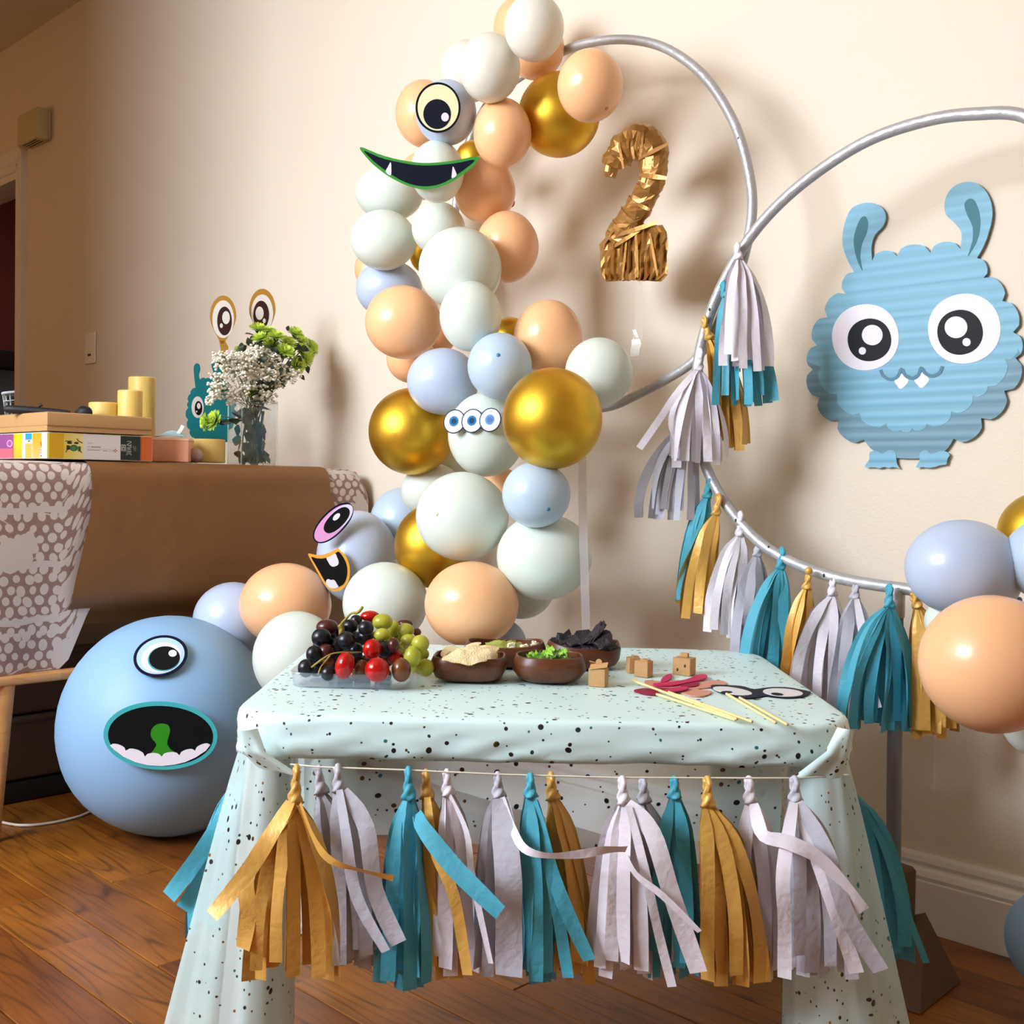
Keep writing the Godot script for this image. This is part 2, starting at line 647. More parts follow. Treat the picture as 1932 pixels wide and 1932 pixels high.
func window_in(called: String, a: Vector3, b: Vector3, h0: float, h1: float, into: Vector3) -> void:
	var o := Node3D.new()
	o.name = called
	o.set_meta("kind", "structure")
	add_child(o)
	var d := (b - a).normalized()
	var w := a.distance_to(b)
	var bar := func(nm: String, p: Vector3, size: Vector3):
		part(nm, rbox(size, 0.004).mesh(), M.trim, o, Transform3D(Basis(d, Vector3.UP, d.cross(Vector3.UP)), p))
	for h in [h0, h1 - 0.05, (h0 + h1) / 2 - 0.02]:
		bar.call("window_frame", a + d * w / 2 + Vector3.UP * h, Vector3(w, 0.05, 0.06))
	for s in [0.03, w / 2, w - 0.03]:
		bar.call("window_frame", a + d * s + Vector3.UP * h0, Vector3(0.05, h1 - h0, 0.055))
	bar.call("window_sill", a + d * w / 2 + into * 0.06 + Vector3.UP * (h0 - 0.03), Vector3(w + 0.12, 0.03, 0.2))

func daylight(called: String, where: Vector3, towards: Vector3, size: Vector2, energy: float, c: Color) -> void:
	var l := AreaLight3D.new()
	l.name = called
	l.area_size = size
	l.light_energy = energy
	l.light_color = c
	l.shadow_enabled = true
	l.set("area_range", 12.0)
	l.set("area_attenuation", 2.0)
	add_child(l)
	l.look_at_from_position(where, where + towards, Vector3.UP)

func build_room() -> void:
	var h := 2.61
	# back wall, with the doorway at its far left
	slab("wall_back", -3.32, 4.13, 0.0, h, -0.12, 0.0, M.wall)
	slab("wall_back_end", 4.95, 5.32, 0.0, h, -0.12, 0.0, M.wall)
	slab("wall_back_lintel", 4.13, 4.95, 2.06, h, -0.12, 0.0, M.wall)
	# wall opposite, with the window
	slab("wall_front", -3.32, 0.45, 0.0, h, 3.4, 3.52, M.wall)
	slab("wall_front_far", 2.0, 5.32, 0.0, h, 3.4, 3.52, M.wall)
	slab("wall_front_below", 0.45, 2.0, 0.0, 1.32, 3.4, 3.52, M.wall)
	slab("wall_front_above", 0.45, 2.0, 2.52, h, 3.4, 3.52, M.wall)
	# added wall out of view, keeps window light off the back wall's left
	slab("wall_added_return", 2.08, 2.2, 0.0, h, 1.62, 3.4, M.wall)
	slab("wall_left", 5.2, 5.32, 0.0, h, 0.0, 3.4, M.wall)
	slab("wall_right", -3.32, -3.2, 0.0, h, 0.0, 3.4, M.wall)
	slab("ceiling", -3.32, 5.32, h, h + 0.12, -0.12, 3.52, M.ceiling)
	window_in("window_1", room(0.45, 0, 3.46), room(2.0, 0, 3.46), 1.32, 2.52, -N)
	# floor of boards that run along the back wall
	var fl := Node3D.new()
	fl.name = "floor"
	fl.set_meta("kind", "structure")
	add_child(fl)
	slab("subfloor", -3.32, 5.32, -0.16, -0.016, -0.12, 3.52, M.subfloor, fl)
	rng.seed = 77
	var row := 0
	var n0 := 0.0
	while n0 < 3.4:
		var u0 := -3.2 - rng.randf_range(0.0, 1.1)
		while u0 < 5.2:
			var ua := maxf(u0, -3.2)
			var ub := minf(u0 + 1.25, 5.2)
			if ub - ua > 0.02:
				var m := MB.new()
				var strip := float(rng.randi() % 8)
				var su := rng.randf()
				var top := rng.randf_range(-0.0006, 0.0)
				var na := n0 + 0.001
				var nb := minf(n0 + 0.1175, 3.4) - 0.001
				ua += 0.001
				ub -= 0.001
				var uv := func(u, n): return Vector2(su + (u - ua) * 0.75, (strip + 0.04 + 0.92 * (n - na) / 0.117) / 8.0)
				var e := 0.0012
				var inner := [[ua + e, na + e], [ub - e, na + e], [ub - e, nb - e], [ua + e, nb - e]]
				var outer := [[ua, na], [ub, na], [ub, nb], [ua, nb]]
				var ti := []
				var to := []
				var bo := []
				for q in 4:
					ti.append(m.add(room(inner[q][0], top, inner[q][1]), uv.call(inner[q][0], inner[q][1])))
				for q in 4:
					to.append(m.add(room(outer[q][0], top - 0.001, outer[q][1]), uv.call(outer[q][0], outer[q][1])))
				for q in 4:
					bo.append(m.add(room(outer[q][0], -0.016, outer[q][1]), uv.call(outer[q][0], outer[q][1])))
				m.quad(ti[3], ti[2], ti[1], ti[0])
				for q in 4:
					var r := (q + 1) % 4
					m.quad(ti[q], ti[r], to[r], to[q])
					m.quad(to[q], to[r], bo[r], bo[q])
				if (m.v[ti[2]] - m.v[ti[3]]).cross(m.v[ti[1]] - m.v[ti[3]]).y < 0.0:
					m.k.reverse()
				part("plank", m.flat(), M.plank[rng.randi() % 4], fl)
			u0 += 1.25
		n0 += 0.1175
		row += 1
	# baseboards
	var base := [Vector2(0, 0.134), Vector2(0.006, 0.134), Vector2(0.009, 0.129), Vector2(0.011, 0.12), Vector2(0.009, 0.113), Vector2(0.010, 0.110), Vector2(0.015, 0.106), Vector2(0.019, 0.097), Vector2(0.017, 0.09), Vector2(0.02, 0.088), Vector2(0.02, 0.0)]
	structure("baseboard_back", profile_run(base, room(-3.2, 0, 0), room(4.03, 0, 0), N).mesh(), M.trim)
	structure("baseboard_front", profile_run(base, room(5.2, 0, 3.4), room(-3.2, 0, 3.4), -N).mesh(), M.trim)
	structure("baseboard_left", profile_run(base, room(5.2, 0, 0), room(5.2, 0, 3.4), -U).mesh(), M.trim)
	structure("baseboard_right", profile_run(base, room(-3.2, 0, 3.4), room(-3.2, 0, 0), U).mesh(), M.trim)
	# door casing
	var case_ := [Vector2(0, 0.0), Vector2(0.012, 0.0), Vector2(0.016, 0.008), Vector2(0.016, 0.03), Vector2(0.021, 0.036), Vector2(0.021, 0.05), Vector2(0.017, 0.056), Vector2(0.024, 0.066), Vector2(0.024, 0.085), Vector2(0.0, 0.092)]
	structure("trim_1", profile_run(case_, room(4.125, 0, 0), room(4.125, 2.15, 0), N, -U).mesh(), M.trim)
	structure("trim_2", profile_run(case_, room(4.95, 2.06, 0), room(4.04, 2.06, 0), N, Vector3.UP).mesh(), M.trim)
	slab("trim_3", 4.10, 4.135, 0.0, 2.07, -0.13, 0.005, M.trim)
	slab("trim_4", 4.13, 4.96, 2.03, 2.075, -0.13, 0.005, M.trim)
	# the darker room past the doorway
	slab("wall_beyond_back", 2.6, 6.32, 0.0, h, -3.12, -3.0, M.maroon)
	slab("wall_beyond_left", 6.2, 6.32, 0.0, h, -3.0, -0.12, M.maroon)
	slab("wall_beyond_right", 2.6, 2.7, 0.0, h, -3.0, -0.12, M.maroon)
	slab("wall_beyond_front", 5.32, 5.42, 0.0, h, -0.12, -0.02, M.maroon)  # walls round an unseen opening, placed to let sky light in
	slab("wall_beyond_front_far", 6.12, 6.32, 0.0, h, -0.12, -0.02, M.maroon)
	slab("wall_beyond_front_below", 5.42, 6.12, 0.0, 1.0, -0.12, -0.02, M.maroon)
	slab("wall_beyond_front_above", 5.42, 6.12, 2.2, h, -0.12, -0.02, M.maroon)
	slab("trim_5", 6.17, 6.2, 0.9, 1.40, -3.0, -0.12, paint(c8(120, 116, 110), 0.5))
	slab("ceiling_beyond", 2.6, 6.32, h, h + 0.1, -3.12, -0.1, M.ceiling)
	slab("floor_beyond", 2.6, 6.32, -0.16, 0.0, -3.12, -0.12, M.subfloor)


	var sw := thing("light_switch", "cream wall switch plate with a small dark toggle slot", "light switch", room(3.43, 1.264, 0.0))
	sw.basis = Basis(-U, Vector3.UP, N)
	part("plate", rbox(Vector3(0.085, 0.118, 0.007), 0.003).mesh(), M.trim, sw, Transform3D(Basis.IDENTITY, Vector3(0, -0.059, 0.0035)))
	part("toggle", rbox(Vector3(0.02, 0.008, 0.006), 0.001).mesh(), M.dark_slot, sw, Transform3D(Basis.IDENTITY, Vector3(0, -0.03, 0.008)))

	var right := on_wall(98, 237, 0.0)
	var uu := (right - W0).dot(U)
	var ch := thing("door_chime", "cream plastic door chime box high beside the doorway", "door chime", room(uu + 0.095, 2.185, 0.0))
	ch.basis = Basis(-U, Vector3.UP, N)
	part("cover", rbox(Vector3(0.19, 0.123, 0.05), 0.004).mesh(), M.cream_plastic, ch, Transform3D(Basis.IDENTITY, Vector3(0, -0.0615, 0.0375)))
	part("back_plate", rbox(Vector3(0.186, 0.119, 0.014), 0.003).mesh(), M.cream_plastic, ch, Transform3D(Basis.IDENTITY, Vector3(0, -0.0595, 0.0072)))
	for i in 3:
		part("sound_slot", rbox(Vector3(0.13, 0.003, 0.006), 0.0005).mesh(), M.dark_slot, ch, Transform3D(Basis.IDENTITY, Vector3(0, -0.0625, 0.024 + 0.013 * i)))


func build_lamp() -> void:      # unseen, out of view to the left; placed to warm the wall's left end
	var o := thing("unseen_floor_lamp", "unseen floor lamp with a glowing globe, out of view, warming the left wall", "lamp", room(4.55, 0.0, 1.75))
	part("base", lathe([Vector2(0.0, 0.0), Vector2(0.135, 0.0), Vector2(0.14, 0.006), Vector2(0.13, 0.018), Vector2(0.02, 0.026), Vector2(0.0, 0.028)], 36).mesh(), M.black, o)
	part("pole", tube([Vector3(0, 0.02, 0), Vector3(0, 0.9, 0), Vector3(0, 1.52, 0)], 0.011, 14).mesh(), M.black, o)
	part("socket", lathe([Vector2(0.0, 1.49), Vector2(0.03, 1.49), Vector2(0.036, 1.52), Vector2(0.034, 1.545), Vector2(0.0, 1.545)], 24).mesh(), M.black, o)
	var glow := paint(c8(255, 226, 186), 0.5, 0.0, {"emission_enabled": true, "emission": c8(255, 206, 150), "emission_energy_multiplier": 1.2})
	part("lamp_globe", ball(Vector3(0, 1.63, 0), Vector3.ONE * 0.095, null, 32, 20).mesh(), glow, o)
	var l := OmniLight3D.new()
	l.name = "unseen_floor_lamp_light"
	l.light_color = c8(255, 200, 138)
	l.light_energy = 0.17
	l.light_size = 0.09
	l.omni_range = 10.0
	l.omni_attenuation = 2.0
	l.shadow_enabled = true
	add_child(l)
	l.position = o.position + Vector3(0, 1.63, 0)


func build_beyond() -> void:
	var sh := thing("wall_shelf", "dark wooden shelf on the maroon wall past the doorway", "shelf", room(6.08, 1.41, -1.1))
	sh.basis = Basis(-N, Vector3.UP, -U)
	part("board", rbox(Vector3(1.7, 0.09, 0.2), 0.004).mesh(), paint(c8(40, 22, 12), 0.5), sh)
	for x in [-0.6, 0.6]:
		part("bracket", rbox(Vector3(0.04, 0.12, 0.16), 0.003).mesh(), M.black, sh, Transform3D(Basis.IDENTITY, Vector3(x, -0.12, -0.02)))
	var cab := thing("sideboard", "tall dark cabinet standing past the doorway, under the white basket", "cabinet", room(5.55, 0, -0.62))
	cab.basis = Basis(-U, Vector3.UP, N)
	part("body", rbox(Vector3(1.1, 1.03, 0.5), 0.006).mesh(), paint(c8(38, 30, 28), 0.5), cab)
	for x in [-0.36, 0.0, 0.36]:
		var d := part("door", rbox(Vector3(0.34, 0.92, 0.02), 0.004).mesh(), paint(c8(46, 36, 32), 0.5), cab, Transform3D(Basis.IDENTITY, Vector3(x, 0.05, 0.255)))
		part("knob", ball(Vector3(0.13, 0.46, 0.022), Vector3.ONE * 0.012).mesh(), M.dull_pipe, d)
	var bk := thing("wire_basket", "white plastic basket with an open lattice side, seen through the doorway", "basket", room(5.22, 1.031, -0.52))
	bk.basis = Basis(-U, Vector3.UP, N)
	var rim := []
	var foot := []
	for q in oval(0, 0, 0.17, 0.12, 0.0, 28, 4.0):
		rim.append(Vector3(q.x, 0.17, q.y))
		foot.append(Vector3(q.x * 0.86, 0.008, q.y * 0.86))
	part("rim", tube(rim, 0.009, 8, true).mesh(), M.white_plastic, bk)
	var low := []
	for q in foot:
		low.append(q)
	part("base", tube(low, 0.008, 8, true).mesh(), M.white_plastic, bk)
	for i in 28:
		part("slat", tube([foot[i], rim[i]], 0.0035, 6).mesh(), M.white_plastic, bk)
	for k in 3:
		var ring := []
		for i in 28:
			ring.append(foot[i].lerp(rim[i], 0.25 * (k + 1)))
		part("hoop_wire", tube(ring, 0.003, 6, true).mesh(), M.white_plastic, bk)
	var dk := thing("dark_bundle", "dark cloth bundle lying in the white basket", "cloth", room(5.22, 1.05, -0.52))
	dk.basis = Basis(-U, Vector3.UP, N)
	part("fold", ball(Vector3(0, 0.07, 0), Vector3(0.13, 0.07, 0.09)).mesh(), M.black, dk)
	part("fold", ball(Vector3(0.03, 0.12, 0.01), Vector3(0.09, 0.045, 0.07)).mesh(), M.black, dk)


# ---------------------------------------------------------------- balloons
func balloon(label: String, kind: String, cx: float, cy: float, rx: float, ry: float, depth: float, knot := Vector3.ZERO, tip := Vector2.ZERO, group := "balloons of the garland", tear := 0.2) -> Node3D:
	var c := at(cx, cy, depth)
	var a := rx * depth / F
	var b := ry * depth / F
	var o := thing("balloon", label, "balloon", c, group)
	rng.seed = int(cx * 31 + cy * 7)
	var axis := knot
	if axis == Vector3.ZERO:
		axis = -N + ray(cx, cy) * 0.7 + Vector3(rng.randf_range(-0.5, 0.5), rng.randf_range(-0.4, 0.4), 0)
	axis = axis.normalized()
	var size := Vector3(a, b, sqrt(a * b))
	var shape := func(d: Vector3) -> Vector3:
		var k := maxf(0.0, d.dot(axis))
		var p := d - axis * d.dot(axis)
		p = p * (1.0 - 0.10 * k * k) + axis * (d.dot(axis) + tear * k * k * k)
		return view * ((view.inverse() * p) * size)
	var s := axis.cross(Vector3.UP if absf(axis.y) < 0.9 else Vector3.RIGHT).normalized()
	var bs := Basis(s, -axis, s.cross(-axis))
	var m := MB.new()
	m.grid(44, 26, func(u, v):
		var th: float = PI * v
		return shape.call(bs * Vector3(-sin(th) * cos(u * TAU), -cos(th), sin(th) * sin(u * TAU))), true)
	part("body", m.mesh(), M[kind], o)
	var e: Vector3 = shape.call(axis)
	var kn := lathe([Vector2(0.0105, -0.003), Vector2(0.0085, 0.0), Vector2(0.005, 0.003), Vector2(0.0036, 0.007), Vector2(0.0044, 0.010), Vector2(0.008, 0.015), Vector2(0.0092, 0.017), Vector2(0.007, 0.0165), Vector2(0.003, 0.012)], 14)
	part("knot", kn.mesh(), M.tip[kind], o, Transform3D(Basis(s, axis, s.cross(axis)), e))
	if tip != Vector2.ZERO:
		var q := ray(tip.x, tip.y).normalized()
		var oc := EYE - c
		var bq := oc.dot(q)
		var rr := (a + b) * 0.5
		var hit := EYE + q * (-bq - sqrt(maxf(0.0, bq * bq - oc.length_squared() + rr * rr))) - c
		var out := hit.normalized()
		var tl := lathe([Vector2(0.0042, -0.001), Vector2(0.0034, 0.0006), Vector2(0.002, 0.0012), Vector2(0.0, 0.0014)], 12)
		var sx := out.cross(Vector3.UP).normalized()
		part("tip", tl.mesh(), M.tip[kind], o, Transform3D(Basis(sx, out, sx.cross(out)), shape.call(out)))
	return o


func build_balloons() -> void:
	var T := Vector2.ZERO
	var Z := Vector3.ZERO
	balloon("topmost white balloon of the garland, cut by the top edge of the picture", "w", 1008, 52, 56.5, 61, 2.084)
	balloon("peach balloon peeking out to the left behind the topmost white balloon", "p", 984, 52, 53, 56, 2.41)
	balloon("peach balloon behind and just below the topmost white balloon, beside the hoop's bare end", "p", 1009, 91, 56, 57, 2.308)
	balloon("white balloon below left of the topmost one, in front of a paler twin", "w", 924, 128.5, 57.7, 63.5, 2.167)
	balloon("pale white balloon half hidden behind the second white balloon from the top", "w", 884, 135, 53, 57, 2.40)
	balloon("peach balloon just left of the pale blue balloon with the yellow cyclops eye", "p", 800, 215, 54, 61.7, 2.502)
	balloon("pale lavender blue balloon that carries the round yellow cyclops eye", "l", 842, 213, 57.5, 60, 2.255)
	balloon("peach balloon right of the cyclops balloon, overlapping the upper gold balloon", "p", 948, 251.5, 55, 64.5, 2.232)
	balloon("shiny gold balloon at the top of the garland, just left above the gold figure", "g", 1055, 217, 77.5, 78, 2.281)
	balloon("peach balloon hanging under the top of the left hoop, in front of a gold one", "p", 1113.6, 162, 62, 66.7, 2.018, Z, Vector2(1146, 203))
	balloon("mint white balloon behind the green fanged mouth", "m", 825, 324, 50.5, 57.7, 2.275)
	balloon("sliver of a peach balloon behind the left upper rim of the mouth balloon", "p", 797, 332, 44, 44, 2.613)
	balloon("tiny gold balloon peeking out right above the green mouth's right corner", "g", 893, 300, 34, 34, 2.471)
	balloon("peach balloon just right of the green fanged mouth", "p", 914, 358, 58, 62, 2.368)
	balloon("elongated mint balloon under the left end of the green mouth", "m", 735, 365, 64, 51, 2.547)
	balloon("mint balloon at the garland's left edge, above the lavender and peach pair", "m", 724, 453, 62, 56, 2.465)
	balloon("small mint balloon below the mouth balloon and above the large mint one", "m", 827, 431, 50, 50, 2.389)
	balloon("large mint balloon in the upper middle of the garland, left of a peach one", "m", 868.5, 507, 78.5, 77, 2.236)
	balloon("peach balloon to the right of the large upper mint balloon", "p", 957, 466, 59, 67, 2.318)
	balloon("sliver of a peach balloon at the garland's left edge behind a lavender one", "p", 706, 509, 37, 40, 2.734)
	balloon("dark gold balloon deep in the gap left of the large upper mint balloon", "g", 805, 480, 32, 36, 2.615)
	balloon("white mint balloon directly below the large upper mint balloon", "m", 888, 597, 58.5, 66, 2.16)
	balloon("lavender balloon above the front peach balloon on the garland's left edge", "l", 734, 545, 62.5, 54, 2.558)
	balloon("large front peach balloon on the garland's left edge, halfway up", "p", 761, 608, 72, 69, 2.353)
	balloon("shaded peach balloon behind the right rim of the large left peach balloon", "p", 822, 632, 38, 40, 2.558)
	balloon("peach balloon peeking out below the large left peach balloon", "p", 776, 676, 47, 47, 2.51)
	balloon("wide lavender balloon between the two large gold balloons, left of the light blue one", "l", 836, 720, 68, 63, 2.279)
	balloon("light blue balloon with a darker tip, above the right large gold balloon", "b", 943, 691, 61, 63, 2.122, Z, Vector2(940, 670))
	balloon("peach balloon behind, right above the largest gold balloon", "p", 1034, 637, 65, 71, 2.184)
	balloon("sliver of a gold balloon left behind the rear peach balloon at mid height", "g", 962, 638, 37, 40, 2.364)
	balloon("mint balloon at the garland's right edge, touching the lower end of the left hoop", "m", 1130, 703, 64, 66, 2.108)
	balloon("large gold balloon on the garland's left, beside the three blue eyes", "g", 778, 814, 82.5, 82, 2.374)
	balloon("largest gold balloon, at the front right of the three blue eyes", "g", 1042.5, 790, 94.7, 96, 1.987)
	balloon("mint balloon between the two large gold balloons, carrying the three blue eyes", "m", 918, 820, 73, 80, 2.212)
	balloon("very large mint balloon in the lower middle, below the three eyes", "m", 872.6, 974, 88, 84, 2.141, Z, Vector2(825, 970))
	balloon("small mint balloon behind the left gold balloon's bottom, above the lower gold one", "m", 816, 926, 60, 52, 2.429)
	balloon("mint balloon hidden between the left gold balloon and the three-eyed one", "m", 862, 890, 46, 46, 2.513)
	balloon("bit of a peach balloon in the gap above the very large lower mint balloon", "p", 948, 925, 42, 42, 2.325)
	balloon("light blue balloon with a blue tip, below the largest gold balloon", "b", 1012, 933, 64.6, 63, 2.01, Z, Vector2(1034.7, 961.5))
	balloon("very large mint balloon at the lower right, crossed by a clear plastic band", "m", 1027, 1050, 90, 82, 2.076)
	balloon("gold balloon low on the garland, beside the one-eyed grey blue balloon", "g", 818, 1030, 74, 80, 2.30)
	balloon("mint balloon low behind the banded mint balloon and the front peach one", "m", 985, 1110, 60, 58, 2.194)
	balloon("large front peach balloon standing behind the wooden chip bowl", "p", 890, 1140, 89, 81, 2.061)
	balloon("large mint balloon standing behind the pile of grapes", "m", 727, 1138, 80, 78, 2.23)
	balloon("grey lavender balloon peeking out low behind the front peach balloon", "l", 948, 1214, 45, 46, 2.189)
	balloon("grey blue balloon with a pink eye and an orange rimmed laughing mouth", "l", 674, 1051, 76, 88, 2.466)
	balloon("blue lavender balloon behind the laughing balloon, in front of the dotted cloth", "b", 760, 985, 62, 65, 2.575)
	balloon("peach balloon in front of the brown paper, left of the laughing balloon", "p", 539, 1140, 86, 78, 2.46, Z, T, "balloons lying by the console")
	balloon("grey lavender balloon between the brown paper and the huge blue balloon", "l", 440, 1168, 74, 70, 2.555, Z, T, "balloons lying by the console")
	balloon("white mint balloon behind the left back corner of the low table", "m", 560, 1240, 82, 87, 2.22, Z, T, "balloons lying by the console")
	balloon("huge sky blue balloon monster on the floor with one eye and an open mouth", "sky_latex", 318, 1368, 199, 206, 2.44, Vector3(0.3, -0.9, -0.3), T, "", 0.03)
	balloon("large pale blue balloon above the big peach one at the right edge", "l", 1815, 1071, 104, 91, 1.60, Vector3(0.75, -0.45, -0.3), T, "balloons at the right of the hoops", 0.3)
	balloon("big peach balloon in front at the right edge, over the tassels", "p", 1872, 1252, 133, 130, 1.44, Vector3(0.5, 0.2, -1.0), T, "balloons at the right of the hoops")
	balloon("light blue balloon cut by the right edge, next to the large pale blue one", "b", 1985, 1055, 88, 80, 1.56, Vector3(0.5, 0.2, -1.0), T, "balloons at the right of the hoops")
	balloon("gold balloon cut by the right edge, behind the light blue one", "g", 1975, 1005, 88, 80, 1.74, Vector3(0.5, 0.2, -1.0), T, "balloons at the right of the hoops")
	balloon("mint balloon squeezed between the large pale blue and the big peach balloon", "m", 1790, 1172, 44, 44, 1.66, Vector3(0.5, 0.2, -1.0), T, "balloons at the right of the hoops")
	balloon("mint balloon low at the right edge under the big peach one", "m", 1965, 1362, 72, 68, 1.56, Vector3(0.5, 0.2, -1.0), T, "balloons at the right of the hoops")
	balloon("blue balloon lying on the floor at the right edge by the baseboard", "sky_latex", 2000, 1775, 97, 98, 1.61, Vector3(0.5, 0.6, -0.6), T, "")


# ---------------------------------------------------------------- paper faces
func layer(o: Node3D, called: String, poly: Array, t: Transform3D, z0: float, z1: float, mat: Material, parent: Node3D = null, label := "") -> MeshInstance3D:
	var p := part(called, extrude(outline(poly, t), z0, z1, 1.0), mat, parent if parent else o)
	if label:
		p.set_meta("label", label)
	return p

func face(called: String, label: String, category: String, t: Transform3D, group := "") -> Node3D:
	var o := thing(called, label, category, Vector3.ZERO, group)
	o.transform = t
	return o

func touching(cx: float, cy: float, rx: float, ry: float, depth: float, x: float, y: float, lift := 0.004, turn := 0.6) -> Transform3D:
	# a card laid against a balloon where the line of sight to (x, y) meets it
	var c := at(cx, cy, depth)
	var r := (rx + ry) * 0.5 * depth / F
	var q := ray(x, y).normalized()
	var b := (EYE - c).dot(q)
	var hit := EYE + q * (-b - sqrt(maxf(0.0, b * b - (EYE - c).length_squared() + r * r)))
	var out := (hit - c).normalized()
	var n := out.lerp(-q, turn).normalized()
	return frame(hit + out * lift, n)

func build_faces() -> void:
	var white := ink(236, 230, 238)
	var black := ink(16, 16, 18)
	var navy := ink(16, 18, 46)
	# cyclops eye
	var t := touching(842, 213, 57.5, 60, 2.255, 826.5, 203, 0.003, 0.75)
	var o := face("eye_cutout", "round yellow cyclops eye cutout on the upper lavender balloon", "paper eye", t)
	layer(o, "card", oval(826.5, 203, 42.6, 47.8, 0.0, 44), t, 0.0, 0.0016, ink(20, 18, 20))
	layer(o, "eyeball", oval(826.7, 203, 38.6, 43.6, 0.0, 44), t, 0.0016, 0.0021, ink(240, 232, 186))
	layer(o, "pupil", oval(824.8, 215.3, 26, 28.2, 0.0, 36), t, 0.0021, 0.0026, ink(24, 26, 40))
	layer(o, "highlight", oval(839.8, 221, 7.2, 8.4, 0.0, 20), t, 0.0026, 0.0031, white)
	# fanged mouth
	t = touching(825, 324, 50.5, 57.7, 2.275, 812, 322, 0.003, 0.8)
	o = face("mouth_cutout", "green rimmed grinning mouth cutout with two white fangs", "paper mouth", t)
	var rim := pts([135, 968, 155, 960, 250, 1000, 350, 1030, 450, 1050, 545, 1060, 650, 1057, 760, 1043, 860, 1022, 905, 1020, 910, 1035, 870, 1085, 800, 1140, 720, 1190, 640, 1222, 560, 1232, 480, 1220, 400, 1190, 310, 1140, 220, 1070, 165, 1010], 3.45, Vector2(640, 0))
	var inner := pts([162, 982, 255, 1022, 350, 1048, 450, 1068, 545, 1077, 650, 1074, 770, 1060, 880, 1040, 830, 1090, 760, 1140, 690, 1183, 620, 1206, 550, 1212, 480, 1202, 400, 1172, 310, 1115, 225, 1050], 3.45, Vector2(640, 0))
	layer(o, "card", spline(rim, 4), t, 0.0, 0.0016, ink(66, 150, 62))
	layer(o, "gape", spline(inner, 4), t, 0.0016, 0.0021, ink(20, 26, 40))
	layer(o, "fang", spline(pts([303, 1118, 318, 1085, 335, 1056, 340, 1090, 336, 1142], 3.45, Vector2(640, 0)), 3), t, 0.0021, 0.0026, white)
	layer(o, "fang", spline(pts([733, 1160, 735, 1120, 740, 1083, 755, 1110, 764, 1142], 3.45, Vector2(640, 0)), 3), t, 0.0021, 0.0026, white)
	# three eyes
	t = touching(918, 820, 73, 80, 2.212, 891, 794, 0.006, 0.35)
	o = face("eye_cutout", "strip of three overlapping small blue eyes on the mint balloon", "paper eye", t)
	var k := 0
	for e in [[857.5, 795.5], [891.5, 794.5], [925.5, 792.8]]:
		var z := 0.0007 * k
		layer(o, "eye_rim", oval(e[0], e[1], 20.2, 23.2, 0.4, 36), t, z, z + 0.0012, ink(30, 52, 66))
		layer(o, "eyeball", oval(e[0], e[1], 18.3, 21.2, 0.4, 36), t, z + 0.0012, z + 0.0016, white)
		layer(o, "iris", oval(e[0] - 0.8, e[1] - 0.3, 8.6, 9.8, 0.4, 26), t, z + 0.0016, z + 0.002, ink(44, 124, 172) if k < 2 else ink(92, 150, 206))
		layer(o, "pupil", oval(e[0] - 0.8, e[1] - 0.3, 5.0, 5.6, 0.4, 20), t, z + 0.002, z + 0.0024, ink(24, 66, 104) if k < 2 else ink(98, 120, 176))
		k += 1
	# the laughing balloon
	t = touching(674, 1051, 76, 88, 2.466, 640, 1000, 0.012, 0.9)
	t.origin = at(629, 986, 2.36)
	o = face("eye_cutout", "slanted pink eye cutout on the grey blue laughing balloon", "paper eye", t)
	var s := Vector2(560, 920)
	layer(o, "card", oval(s.x + 603 / 8.78, s.y + 585 / 8.78, 48.5, 22.5, -0.79, 44, 2.15), t, 0.0, 0.0016, navy)
	layer(o, "eyeball", oval(s.x + 598 / 8.78, s.y + 592 / 8.78, 45, 19.2, -0.79, 44, 2.15), t, 0.0016, 0.002, ink(226, 158, 208))
	layer(o, "sheen", oval(s.x + 690 / 8.78, s.y + 520 / 8.78, 35, 16.5, -0.79, 36), t, 0.002, 0.0023, ink(222, 214, 240))
	layer(o, "pupil", oval(s.x + 662 / 8.78, s.y + 540 / 8.78, 31, 14.3, -0.79, 36, 2.2), t, 0.0023, 0.0027, black)
	layer(o, "highlight", oval(s.x + 658 / 8.78, s.y + 486 / 8.78, 8.6, 4.6, -0.79, 20), t, 0.0027, 0.0031, white)
	t = touching(674, 1051, 76, 88, 2.466, 645, 1075, 0.012, 0.9)
	t.origin = at(625, 1075, 2.35)
	o = face("mouth_cutout", "orange rimmed open mouth with two white teeth on the laughing balloon", "paper mouth", t)
	layer(o, "card", spline(pts([188, 1105, 215, 1092, 330, 1118, 440, 1112, 560, 1070, 640, 1020, 690, 1010, 730, 1050, 790, 1110, 845, 1200, 875, 1320, 878, 1440, 850, 1560, 790, 1650, 720, 1700, 640, 1718, 560, 1700, 490, 1640, 420, 1540, 340, 1400, 270, 1270, 215, 1170], 8.78, s), 4), t, 0.0, 0.0016, ink(240, 172, 66))
	layer(o, "gape", spline(pts([240, 1150, 330, 1172, 420, 1176, 500, 1160, 580, 1125, 650, 1080, 692, 1060, 740, 1110, 790, 1190, 825, 1280, 838, 1390, 822, 1500, 780, 1590, 700, 1642, 600, 1650, 530, 1620, 470, 1560, 390, 1420, 310, 1280], 8.78, s), 4), t, 0.0016, 0.002, ink(22, 20, 18))
	layer(o, "tooth", spline(pts([492, 1163, 560, 1135, 635, 1092, 670, 1160, 693, 1225, 680, 1280, 610, 1310, 560, 1290, 520, 1230], 8.78, s), 4), t, 0.002, 0.0025, white)
	layer(o, "tooth", spline(pts([484, 1570, 495, 1530, 525, 1514, 568, 1530, 605, 1524, 640, 1550, 665, 1600, 690, 1640, 640, 1668, 560, 1662, 505, 1620], 8.78, s), 4), t, 0.002, 0.0025, white)
